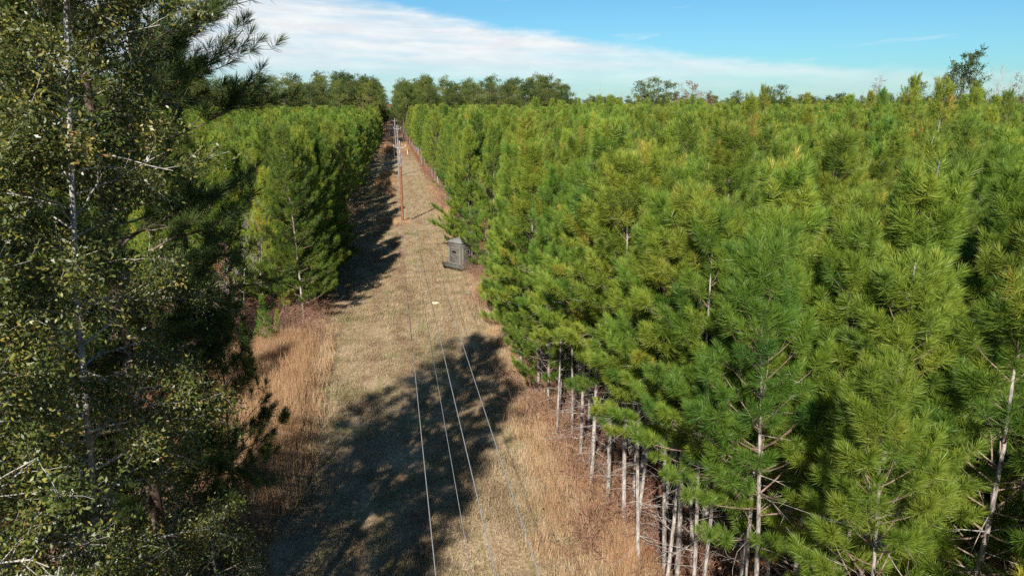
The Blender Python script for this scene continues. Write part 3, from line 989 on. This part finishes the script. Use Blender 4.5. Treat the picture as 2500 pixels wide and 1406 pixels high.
bare('bare_tree', 'leafless tree with rising whip-like stems behind the brush', -11.8, 46.5, 8.6, 1.8, 611, depth=4, limbs=10, r0=.05, upw=.35, trunk=.25)
bare('russet_sapling', 'russet oak sapling in the brush below the whip-like stems', -10.6, 43.8, 4.6, 1.3, 612, leaf='red_leaf', leaf_size=.13, per_tip=3, depth=3, limbs=10, r0=.04, cat='sapling')
bare('russet_sapling', 'withered brown sapling deep in the brush behind the foreground pine', -13.2, 43.0, 5.0, 1.6, 613, leaf='brown_leaf', leaf_size=.13, per_tip=3, depth=3, limbs=10, r0=.04, cat='sapling')


def bramble(seed, R=1.1, H=1.6, n=46):
    rg = np.random.default_rng(seed)
    mb = MB()
    for k in range(n):
        a = rg.random() * 2 * PI
        d = unit(np.array([math.cos(a) * .6, math.sin(a) * .6, 1.0]))
        q = [np.array([rg.normal(0, R * .4), rg.normal(0, R * .4), 0])]
        ln = H * rg.uniform(.6, 1.3)
        for j in range(5):
            d = unit(d + rg.normal(0, .22, 3) - np.array([0, 0, .10 * j]))
            q.append(q[-1] + d * ln / 5)
        q = np.array(q)
        mb.tube(q, np.linspace(.009, .004, 6), 3)
        for j in range(4):
            b = q[rg.integers(1, 6)]
            e = b + unit(rg.normal(size=3) + np.array([0, 0, .5])) * rg.uniform(.2, .6)
            mb.tube(np.array([b, (b + e) / 2 + rg.normal(0, .03, 3), e]), [.005, .004, .003], 3)
    lp = rg.normal(0, 1, (90, 3)) * np.array([R * .5, R * .5, H * .22]) + np.array([0, 0, H * .5])
    mb.leaves(rg, lp, .11, np.clip(rg.normal(.35, .3, 90), 0, 1), 1)
    return mb.mesh('bramble', [M['twig'], M['brown_leaf']])

brambles = [bramble(700 + i) for i in range(4)]
BP = []
def spread_pts(n, x0, x1, y0, y1):
    for k in range(n): BP.append((rng.uniform(x0, x1), rng.uniform(y0, y1)))
spread_pts(150, -20, -6.6, 37.5, 45)
spread_pts(80, -14, -4.9, 37.5, 43)
spread_pts(60, 6.0, 8.4, 42, 62)
spread_pts(70, 6.3, 8.6, 62, 140)
spread_pts(60, 6.3, 9.5, 14, 36)
spread_pts(20, 5.2, 7.4, 13, 31)
spread_pts(90, -22, -7.4, 5, 37)
spread_pts(40, -6.5, -5.0, 60, 160)
BP = np.array(BP)
scatter('brush', brambles, np.column_stack([BP, np.full(len(BP), -.05)]), rand_rot(rng, len(BP)), rng.uniform(.45, 1.2, len(BP)), rng.integers(0, 4, len(BP)),
        'tangled reddish leafless brush along the plantation edges', 'brush')

# ------------------------------------------------------------------ grasses
def short_clump(seed):
    rg = np.random.default_rng(seed); mb = MB()
    n = 130
    P = np.column_stack([rg.normal(0, .24, (n, 2)), np.zeros(n)])
    mb.blades(rg, P, rg.uniform(.05, .17, n), .013, 1.2, np.clip(rg.normal(.5, .13, n), 0, 1))
    return mb.mesh('short_grass', [M['short_grass']])

def tall_clump(seed, h=1.35, n=120, tn=.5, sd=.2):
    rg = np.random.default_rng(seed); mb = MB()
    P = np.column_stack([rg.normal(0, .22, (n, 2)), np.zeros(n)])
    mb.blades(rg, P, h * rg.uniform(.45, 1.1, n), .013, .42, np.clip(rg.normal(tn, sd, n), 0, 1))
    return mb.mesh('tall_grass', [M['tall_grass']])

shorts = [short_clump(800 + i) for i in range(5)]
G = []
def lane_pts(y0, y1, dens, s0, s1):
    n = int((y1 - y0) * 11.6 * dens)
    for k in range(n):
        G.append((rng.uniform(-5.0, 6.6), rng.uniform(y0, y1), rng.uniform(s0, s1)))
lane_pts(11, 40, 10, .6, 1.5); lane_pts(40, 80, 6, .8, 1.9); lane_pts(80, 130, 2.5, 1.2, 2.2)
G = np.array(G)
for k in range(110):       # worn spots where the soil shows
    cx, cy, cr = rng.uniform(-4.5, 6), rng.uniform(13, 95), rng.uniform(.25, .9)
    G = G[((G[:, 0] - cx) / .8) ** 2 + ((G[:, 1] - cy) / 1.5) ** 2 > cr ** 2]
scatter('short_grass', shorts, np.column_stack([G[:, :2], np.full(len(G), -.03)]), rand_rot(rng, len(G)), G[:, 2], rng.integers(0, 5, len(G)),
        'short dry tan and greenish grass covering the mown lane', 'grass')

talls = [tall_clump(850 + i) for i in range(4)] + [tall_clump(860 + i, .75, 110, .75, .2) for i in range(3)]
Tp = []
def tall_pts(n, x0, x1, y0, y1, kinds=(0, 4), s=(.8, 1.2)):
    for k in range(n):
        y = rng.uniform(y0, y1); f = (y - y0) / (y1 - y0)
        a = x0[0] + (x0[1] - x0[0]) * f; b = x1[0] + (x1[1] - x1[0]) * f
        Tp.append((rng.uniform(a, b), y, rng.uniform(*s), rng.integers(*kinds)))
tall_pts(760, (-7.6, -9.5), (-4.0, -4.7), 22.5, 38)
tall_pts(160, (-4.6, -4.8), (-3.4, -3.7), 21, 41, (4, 7))
tall_pts(110, (-7.5, -7.6), (-4.6, -4.2), 14, 22.5)
tall_pts(120, (5.6, 5.8), (7.0, 6.8), 12, 34, (0, 4), (.5, .95))
tall_pts(270, (3.4, 5.2), (6.6, 6.2), 12, 34, (4, 7), (.45, .95))
tall_pts(330, (-4, -4), (5.5, 5.5), 14, 75, (4, 7), (.18, .42))
tall_pts(130, (5.4, 5.5), (6.8, 7.0), 36, 51, (4, 7), (.6, 1.0))
tall_pts(300, (5.7, 6.0), (7.2, 7.2), 57, 110, (2, 7), (.5, 1.0))
tall_pts(90, (.2, .2), (1.8, 1.8), 76, 79.5, (4, 7), (.6, .9))
tall_pts(200, (-3.2, -1.5), (.6, .6), 100, 135, (0, 7), (.5, .9))
tall_pts(260, (-2.5, -1.0), (5.5, 5), 190, 235, (0, 4), (.5, 1.0))
Tp = np.array(Tp)
scatter('tall_grass', talls, np.column_stack([Tp[:, :2], np.full(len(Tp), -.04)]), rand_rot(rng, len(Tp), .08), Tp[:, 2], Tp[:, 3].astype(int),
        'tall orange-tan dry grass standing along both lane edges', 'grass')

# ------------------------------------------------------------------ power line
M['pole_wood'] = plain_mat('treated_pole_wood', (0.12, 0.055, 0.032), (0.24, 0.115, 0.07), 5.0, .8, .15)
M['pole_grey'] = plain_mat('weathered_pole_wood', (0.13, 0.115, 0.105), (0.27, 0.245, 0.225), 5.0, .85, .15)
M['arm_grey'] = plain_mat('pale_bracket', (0.30, 0.30, 0.29), (0.42, 0.42, 0.40), 8.0, .5, .4)
M['porcelain'] = plain_mat('white_insulator', (0.48, 0.48, 0.46), (0.60, 0.60, 0.58), 8.0, .3, .5)
M['wire'] = plain_mat('aluminium_wire', (0.20, 0.20, 0.21), (0.30, 0.30, 0.31), 30.0, .45, .5, bump=False)
POLE_X = 0.97
POLES = [(1.08, 77.0, 8.85), (1.50, 130.0, 8.9), (1.60, 186.0, 8.9)]


def utility_pole(x, y, H, label, wood_low, r0=.15):
    r = thing('utility_pole', label, 'utility pole', (x, y, 0))
    lo, up, arm = MB(), MB(), MB()
    zs = np.array([-.3, 0, H * .3, H * .55, H * .72])
    lo.tube(np.column_stack([zs * 0, zs * 0, zs]), r0 - .055 * zs / H, 12)
    zs2 = np.array([H * .72, H * .85, H])
    up.tube(np.column_stack([zs2 * 0, zs2 * 0, zs2]), r0 - .055 * zs2 / H, 12, cap=True)
    lo.build('pole_shaft', [wood_low], r, True)
    up.build('pole_top', [M['pole_grey']], r, True)
    za = H - .62
    for s in (-1, 1):
        a = MB()
        P = np.array([[s * .10, -.02, za], [s * .30, -.02, za + .05], [s * .62, -.02, za + .19]])
        a.tube(P, [.036, .03, .025], 8, cap=True)
        a.box((s * .105, -.02, za), (.035, .16, .26))
        ao = a.build('bracket_arm', [M['arm_grey']], r)
        insulator((s * .62, -.02, za + .20), ao)
    insulator((0, 0, H - .02), r)
    sp = MB(); sp.tube(np.array([[.11, 0, H - 1.55], [.19, 0, H - 1.55]]), [.035, .035], 8, cap=True)
    sp.build('neutral_spool', [M['porcelain']], r)
    return r


def insulator(p, parent):
    m = MB(); p = np.asarray(p, float)
    z = np.array([0, .03, .035, .07, .075, .11, .115, .15, .17])
    rr = np.array([.02, .03, .055, .045, .03, .05, .042, .035, .018])
    m.tube(np.column_stack([np.full(9, p[0]), np.full(9, p[1]), p[2] + z]), rr, 12, cap=True)
    return m.build('insulator', [M['porcelain']], parent, True)


utility_pole(*POLES[0], 'nearest utility pole, reddish brown with pale vee bracket arms', M['pole_wood'], .165)
utility_pole(*POLES[1], 'second utility pole, all weathered grey, standing behind the reddish one', M['pole_grey'], .165)
utility_pole(*POLES[2], 'farthest utility pole, thin and grey near the lane end', M['pole_grey'], .16)


def wire(off, key, label, r, sag0, start_z, z_off):
    mb = MB()
    spans = [(-14.0, None), (77.0, 0), (130.0, 1), (186.0, 2), (240.0, None)]
    pts = []
    for i in range(4):
        y0, y1 = spans[i][0], spans[i + 1][0]
        za = start_z if i == 0 else POLES[i - 1][2] + z_off
        zb = POLES[i][2] + z_off if i < 3 else 8.9 + z_off
        S = sag0 if i == 0 else sag0 * ((y1 - y0) / 91.0) ** 2
        n = 48 if i == 0 else 14
        for k in range(n):
            u = k / n
            xo = off[0] + (off[1] - off[0]) * u if i == 0 else off[1]
            px = [POLE_X, POLES[0][0], POLES[1][0], POLES[2][0], POLES[2][0]]
            pts.append((px[i] + (px[i + 1] - px[i]) * u + xo, y0 + (y1 - y0) * u, za + (zb - za) * u - 4 * S * u * (1 - u)))
    mb.tube(np.array(pts), r, 6)
    o = mb.build('power_line', [M['wire']], None, True)
    tag(o, label, 'power line', 'wires of the power line over the lane')

wire((-.68, -.62), 0, 'leftmost of the four wires, ending at the left bracket arm', .0078, 1.62, 8.55, -.25)
wire((-.17, .17), 1, 'lowest and faintest wire, strung between the leftmost and middle ones', .006, 1.55, 7.5, -1.55)
wire((.03, 0), 2, 'wire running up to the top of the poles, third across at the lane foreground', .0078, 1.62, 8.7, .13)
wire((.58, .62), 3, 'rightmost of the four wires, ending at the right bracket arm', .0078, 1.62, 8.55, -.25)

# ------------------------------------------------------------------ hunting blind
M['blind'] = plain_mat('grey_moulded_plastic', (0.085, 0.078, 0.066), (0.135, 0.128, 0.112), 3.0, .65, .3)
M['blind_roof'] = plain_mat('grey_roof_plastic', (0.12, 0.115, 0.105), (0.17, 0.165, 0.155), 3.0, .6, .35)
M['blind_rib'] = plain_mat('pale_rib_plastic', (0.17, 0.16, 0.14), (0.23, 0.215, 0.19), 6.0, .65, .3)  # ribs and window frames in a paler grey-brown than the walls
M['dark_window'] = plain_mat('dark_glass', (0.008, 0.008, 0.008), (0.014, 0.014, 0.014), 3.0, .6, .2, bump=False)
M['platform'] = plain_mat('mossy_black_platform', (0.055, 0.056, 0.048), (0.105, 0.105, 0.09), 4.0, .8, .2)


def hunting_blind(x, y, rz):
    r = thing('hunting_blind', 'grey moulded hunting blind with dark slot windows beside the lane', 'hunting blind', (x, y, 0), rz)
    z0, H, hw, ch = .52, 1.78, .74, .15        # floor height, wall height, half width, corner chamfer
    def octo(h, c): return np.array([(h, -h + c), (h, h - c), (h - c, h), (-h + c, h), (-h, h - c), (-h, -h + c), (-h + c, -h), (h - c, -h)])
    def loft(mb, rings, cap=True):
        n = 8
        V = np.concatenate([np.column_stack([o, np.full(n, z)]) for o, z in rings])
        F = []
        for k in range(len(rings) - 1):
            for j in range(n): F.append([k * n + j, k * n + (j + 1) % n, (k + 1) * n + (j + 1) % n, (k + 1) * n + j])
        mb.add(V, F)
        if cap:
            o, z = rings[-1]
            mb.add(np.vstack([np.column_stack([o, np.full(n, z)]), [[0, 0, z]]]), [[n, j, (j + 1) % n] for j in range(n)])
    b = MB()
    loft(b, [(octo(hw - .03, ch), z0), (octo(hw, ch), z0 + .06), (octo(hw, ch), z0 + H * .80), (octo(hw + .012, ch), z0 + H * .82), (octo(hw + .03, ch), z0 + H)])
    shell = b.build('wall', [M['blind']], r)
    # raised mouldings, windows
    for k in range(4):
        a = k * PI / 2
        ca, sa = math.cos(a), math.sin(a)
        def w2(u, d, z):           # point on face k: u along the face, d out of it
            px, py = u, -(hw + d)
            return np.array([px * ca - py * sa, px * sa + py * ca, z0 + z])
        def bar(mb, u0, za, u1, zb, t=.030, d=.012):
            P = np.array([w2(u0, d, za), w2(u1, d, zb)])
            mb.tube(P, [t / 2, t / 2], 6, cap=True)
        rib = MB()
        e = hw - ch - .02
        for ins, zt, zb in ((.0, 1.38, .07), (.075, 1.31, .14)):
            bar(rib, -e + ins, zb, -e + ins, zt); bar(rib, e - ins, zb, e - ins, zt)
            bar(rib, -e + ins, zt, e - ins, zt); bar(rib, -e + ins, zb, e - ins, zb)
        for zf in np.linspace(-e + .05, e - .05, 6):
            bar(rib, zf, 1.50, zf, 1.72, .022)
        c = .30
        bar(rib, -.32, .78, -.12, .60); bar(rib, .32, .78, .12, .60); bar(rib, -.12, .60, .12, .60)
        bar(rib, -.32, .20, -.12, .38); bar(rib, .32, .20, .12, .38); bar(rib, -.12, .38, .12, .38)
        rib.build('moulding', [M['blind_rib']], r)
        wn = MB(); wn.box(w2(0, .004, 1.02), (.46 if k % 2 == 0 else .016, .016 if k % 2 == 0 else .46, .23))
        wo = wn.build('window', [M['dark_window']], r)
        fr = MB()
        for (u0, za, u1, zb) in ((-.25, .89, .25, .89), (-.25, 1.15, .25, 1.15), (-.25, .89, -.25, 1.15), (.25, .89, .25, 1.15)):
            bar(fr, u0, za, u1, zb, .036, .014)
        fr.build('frame', [M['blind_rib']], wo)
    for k in range(4):             # the chamfered corners carry two upright ribs
        a = k * PI / 2 + PI / 4
        cr = MB()
        dd = (hw * 2 - ch) / math.sqrt(2)
        for u in (-.10, .10):
            px, py = u * math.cos(a) + dd * math.sin(a) * 1.005, u * math.sin(a) - dd * math.cos(a) * 1.005
            cr.tube(np.array([[px, py, z0 + .05], [px, py, z0 + H * .97]]), [.018, .018], 6)
        cr.build('corner_moulding', [M['blind_rib']], r)
    rf = MB()
    zt = z0 + H
    loft(rf, [(octo(hw + .02, ch), zt - .01), (octo(hw + .08, ch), zt - .02), (octo(hw + .085, ch), zt + .035), (octo(.42, .17), zt + .22), (octo(.17, .07), zt + .30)])
    ro = rf.build('roof', [M['blind_roof']], r)
    cp = MB(); loft(cp, [(octo(.10, .04), zt + .30), (octo(.10, .04), zt + .335)])
    cp.build('roof_cap', [M['arm_grey']], ro)
    # sled platform
    pl = MB()
    w, l = .92, 1.22
    V = []
    for z, i in ((.14, .10), (.50, 0.0)):
        V += [(-l + i, -w + i, z), (w - i, -w + i, z), (w - i, w - i, z), (-l + i, w - i, z)]
    pl.add(V, [[0, 3, 2, 1], [4, 5, 6, 7], [0, 1, 5, 4], [1, 2, 6, 5], [2, 3, 7, 6], [3, 0, 4, 7]])
    for s in (-1, 1):
        pl.box(((w - l) / 2, s * (w - .03), .555), (w + l - .06, .04, .11))
    pl.build('platform', [M['platform']], r)
    for s in (-1, 1):
        sk = MB(); sk.tube(np.array([[-l - .12, s * .62, .20], [-l + .1, s * .62, .05], [w - .1, s * .62, .05], [w + .02, s * .62, .12]]), .05, 8, cap=True)
        for ux in (-.8, 0, .6): sk.tube(np.array([[ux, s * .62, .05], [ux, s * .62, .16]]), .03, 6)
        sk.build('skid', [M['pole_grey']], r)
    return r

hunting_blind(5.25, 54.6, math.radians(-47))

# small marker post by the lane, and a pale stone
r = thing('marker_post', 'short white marker post with an orange top far along the lane', 'marker post', (4.55, 184.0, 0))
m = MB(); m.tube(np.array([[0, 0, -.1], [0, 0, 1.1]]), [.09, .09], 8); m.build('post', [M['porcelain']], r)
m = MB(); m.tube(np.array([[0, 0, 1.1], [0, 0, 1.5]]), [.092, .092], 8, cap=True)
m.build('post_cap', [plain_mat('orange_paint', (0.6, .16, .05), (.68, .2, .06), 4.0)], r)


def rock(name, label, x, y, s, seed):
    bm = bmesh.new(); bmesh.ops.create_icosphere(bm, subdivisions=3, radius=1)
    rg = np.random.default_rng(seed); k = rg.normal(0, 1.3, (6, 3)); ph = rg.random(6) * 6
    for v in bm.verts:
        d = 1 + .09 * sum(math.sin(float(np.dot(k[i] * 1.6, v.co)) + ph[i]) for i in range(6))
        v.co = Vector((v.co.x * d * s, v.co.y * d * s * .7, v.co.z * d * s * .45))
    me = bpy.data.meshes.new(name); bm.to_mesh(me); bm.free()
    me.materials.append(M['stone'])
    o = bpy.data.objects.new(name, me); C.objects.link(o); o.location = (x, y, s * .15)
    return tag(o, label, 'stone')
M['stone'] = plain_mat('pale_stone', (.42, .35, .24), (.60, .53, .40), 6.0, .9, .1)
rock('stone', 'pale tan stone lying on the open lane under the wires', 2.57, 44.9, .22, 3)

# ------------------------------------------------------------------ foreground trees
def oak(seed, H, z_low, R, limbs, leaf_n, leaf_size, r0, bark, leaf, tint=(.5, .25), drop=.0, depth=2, kids=(3, 5)):
    rg = np.random.default_rng(seed)
    wood, lf = MB(), MB(); tips = []
    nz = 10
    zz = np.linspace(0, H, nz)
    P = np.column_stack([np.cumsum(rg.normal(0, .035, (nz, 2)), 0), zz]); P[:, :2] -= P[6, :2]
    wood.tube(P, np.linspace(r0, .02, nz), 8)
    for i in range(limbs):
        u = (i + rg.random()) / limbs
        z = z_low + (H - z_low) * u * .97
        az = i * 2.4 + rg.normal(0, .5)
        el = -.1 + .7 * u + rg.normal(0, .2)
        ln = R * (1.0 - .55 * u ** 2) * rg.uniform(.6, 1.15)
        b = np.array([np.interp(z, zz, P[:, 0]), np.interp(z, zz, P[:, 1]), z])
        branchy(rg, wood, b, [math.cos(az) * math.cos(el), math.sin(az) * math.cos(el), math.sin(el)], ln, .024 * (1.2 - u), depth, tips, .75, -.02, 5, kids, 5, .58)
    TP = np.array([t[0] for t in tips])
    TP = TP[rg.random(len(TP)) > drop]
    n = len(TP)
    clump = np.repeat(rg.normal(0, .2, n), leaf_n)
    Q = np.repeat(TP, leaf_n, 0) + rg.normal(0, leaf_size * 1.5, (n * leaf_n, 3))
    lf.leaves(rg, Q, leaf_size, np.clip(rg.normal(tint[0], tint[1] * .45, len(Q)) + clump, 0, 1))
    print('oak leaves', len(Q))
    return [('trunk', wood.mesh('trunk', [bark], True)), ('crown', lf.mesh('crown', [leaf]))]


put_tree('oak_tree', 'nearest broadleaf tree with pale lichened limbs and yellowing leaves', 'oak tree', (-4.6, 8.6, 0),
         oak(901, 16.5, 3.0, 1.55, 130, 22, .054, .062, M['bark_oak'], M['oak_leaf'], (.42, .25)), rz=0).rotation_euler = (0, .085, 0)
put_tree('oak_tree', 'broadleaf tree with yellow-green leaves crowding the lower corner of the photo', 'oak tree', (-4.5, 7.0, 0),
         oak(902, 12.6, 3.5, 1.7, 90, 18, .054, .06, M['bark_oak'], M['oak_leaf'], (.50, .25)), rz=1.0)
put_tree('oak_tree', 'dense dark broadleaf tree behind the nearest broadleaf and the tall pine', 'oak tree', (-7.4, 12.5, 0),
         oak(903, 13.0, 2.0, 2.6, 80, 10, .085, .12, M['bark_oak'], M['evergreen_leaf']), rz=2.0)
put_tree('oak_tree', 'tall dense broadleaf tree past the photo edge, shading the tall pine', 'oak tree', (-7.9, 6.9, 0),
         oak(904, 22.5, 5.0, 2.5, 80, 5, .11, .16, M['bark_oak'], M['evergreen_leaf']), rz=3.0)


def big_pine(seed, H=18.5, cb=5.0, R=2.9):
    rg = np.random.default_rng(seed)
    wood, nd = MB(), MB()
    nz = 10; zz = np.linspace(0, H, nz)
    P = np.column_stack([np.cumsum(rg.normal(0, .06, (nz, 2)), 0), zz]); P[:, :2] -= P[0, :2]
    wood.tube(P, np.linspace(.16, .03, nz), 9)
    B, A, L, T = [], [], [], []
    limbs = 120
    for i in range(limbs):
        u = (i + rg.random()) / limbs
        z = cb + (H - cb) * u * .96
        az = i * 2.4 + rg.normal(0, .35)
        el = -.12 + .75 * u + rg.normal(0, .15)
        ln = R * (.72 + .45 * math.sin(PI * min(1, u * 1.05)) - .10 * u) * rg.uniform(.5, 1.35)
        b = np.array([np.interp(z, zz, P[:, 0]), np.interp(z, zz, P[:, 1]), z])
        tips = []
        branchy(rg, wood, b, [math.cos(az) * math.cos(el), math.sin(az) * math.cos(el), math.sin(el)], ln, .032 * (1.25 - u), 1, tips, .6, .09, 5, (7, 10), 5, .45, .25)
        seen = 0
        for q, d in tips:
            if math.hypot(q[0] - b[0], q[1] - b[1]) < .25 * ln: continue
            if rg.random() < .12: continue
            a = unit(d + np.array([0, 0, .45]) + rg.normal(0, .2, 3))
            B.append(q); A.append(a); L.append(rg.uniform(.16, .3)); T.append(np.clip(rg.normal(.4, .2), 0, 1))
    print('big pine shoots', len(B))
    nd.needles(rg, np.array(B), np.array(A), np.array(L) * .8, 80, .21, .0065, 1.4, .3, np.array(T), bent=True)
    return [('trunk', wood.mesh('trunk', [M['bark_old']], True)), ('crown', nd.mesh('crown', [M['needle_old']]))]


put_tree('tall_pine', 'tall dark pine towering over the shaded lane edge behind the nearest broadleaf', 'pine tree', (-4.5, 12.2, 0), big_pine(920, 18.5, 6.0, 1.95), rz=0)
w, nd = young_pine(930, 8.7, 3.4, 1.45, 'near', .6)
put_tree('young_pine', 'thin dark young pine in front of the tall orange grass', 'pine tree', (-4.15, 16.2, 0),
         [('trunk', w.mesh('trunk', [M['bark_old'], M['branch']])), ('crown', nd.mesh('crown', [M['needle_old']]))], rz=1.2)  # darker mature bark and needles put this young pine's shade into its colour
for lab, x, y, h, k in (('stubby young pine with a bright tip beside the thin dark pine', -6.9, 36.5, 3.4, 0), ('tiny bright green pine seedling at the back of the tall grass', -6.6, 38.8, 1.9, 2),
                        ('young pine half hidden behind the foreground broadleaf trunks', -9.5, 24, 9.5, 1), ('young pine glimpsed low through the foreground leaves', -12, 28, 10.5, 3),
                        ('young pine filling the gap behind the tall dark pine', -10.8, 34, 9.8, 4), ('young pine glimpsed at the photo edge behind the broadleaf crowns', -15.5, 31, 11, 5),
                        ('young pine deepest behind the broadleaf crowns at the photo edge', -17.5, 38, 11, 0)):
    young_root(x, y, h, (mid_meshes if y > 20 else near_meshes)[k], lab)
shr = [oak(940 + i, 4.5, .4, 1.6, 26, 4, .085, .05, M['bark_oak'], M['evergreen_leaf'], (.45, .25)) for i in range(2)]
for i, (lab, x, y, s) in enumerate((('evergreen shrub at the foot of the nearest broadleaf tree', -4.3, 12.0, .9), ('evergreen shrub at the shaded corner of the tall grass', -5.4, 15.6, .8),
                                    ('evergreen shrub behind the thin dark pine', -6.8, 18.5, 1.0), ('evergreen shrub between the tall pine and the photo edge', -7.6, 16.0, 1.2),
                                    ('evergreen shrub in the brush beyond the shaded corner', -9.0, 21.0, 1.1), ('evergreen shrub crowding the hunting blind on its far side', 6.5, 52.6, .62))):
    put_tree('evergreen_shrub', lab, 'shrub', (x, y, 0), shr[i % 2], s=s)

w, nd = young_pine(931, 5.6, .5, 1.5, 'mid', 1.2, tshift=.28)
put_tree('young_pine', 'low bright yellow-green pine bulging into the lane this side of the blind', 'pine tree', (6.5, 40.0, 0),
         [('trunk', w.mesh('trunk', [M['bark'], M['branch']])), ('crown', nd.mesh('crown', [M['needle']]))], rz=2.2)

for i, (lab, x, y, s, src) in enumerate((('dark evergreen shrub filling the lower corner under the broadleaf crowns', -4.6, 10.2, 1.25, 0), ('dark evergreen shrub spreading at the shaded lane edge', -4.4, 14.8, .95, 1),
                                         ('tall evergreen shrub at the photo edge below the broadleaf crowns', -7.8, 11.0, 1.6, 0), ('tall evergreen shrub behind the tall pine stem', -6.2, 14.0, 1.45, 1))):
    put_tree('evergreen_shrub', lab, 'shrub', (x, y, 0), shr[src], s=s)

young_root(7.0, 52.2, 6.2, edge_meshes[1], 'small young pine leaning its lowest branches over the hunting blind', wide=.85)
young_root(-7.6, 43.6, 9.2, edge_meshes[2], 'full low-skirted young pine at the near corner of the stand across from the blind', wide=1.1)
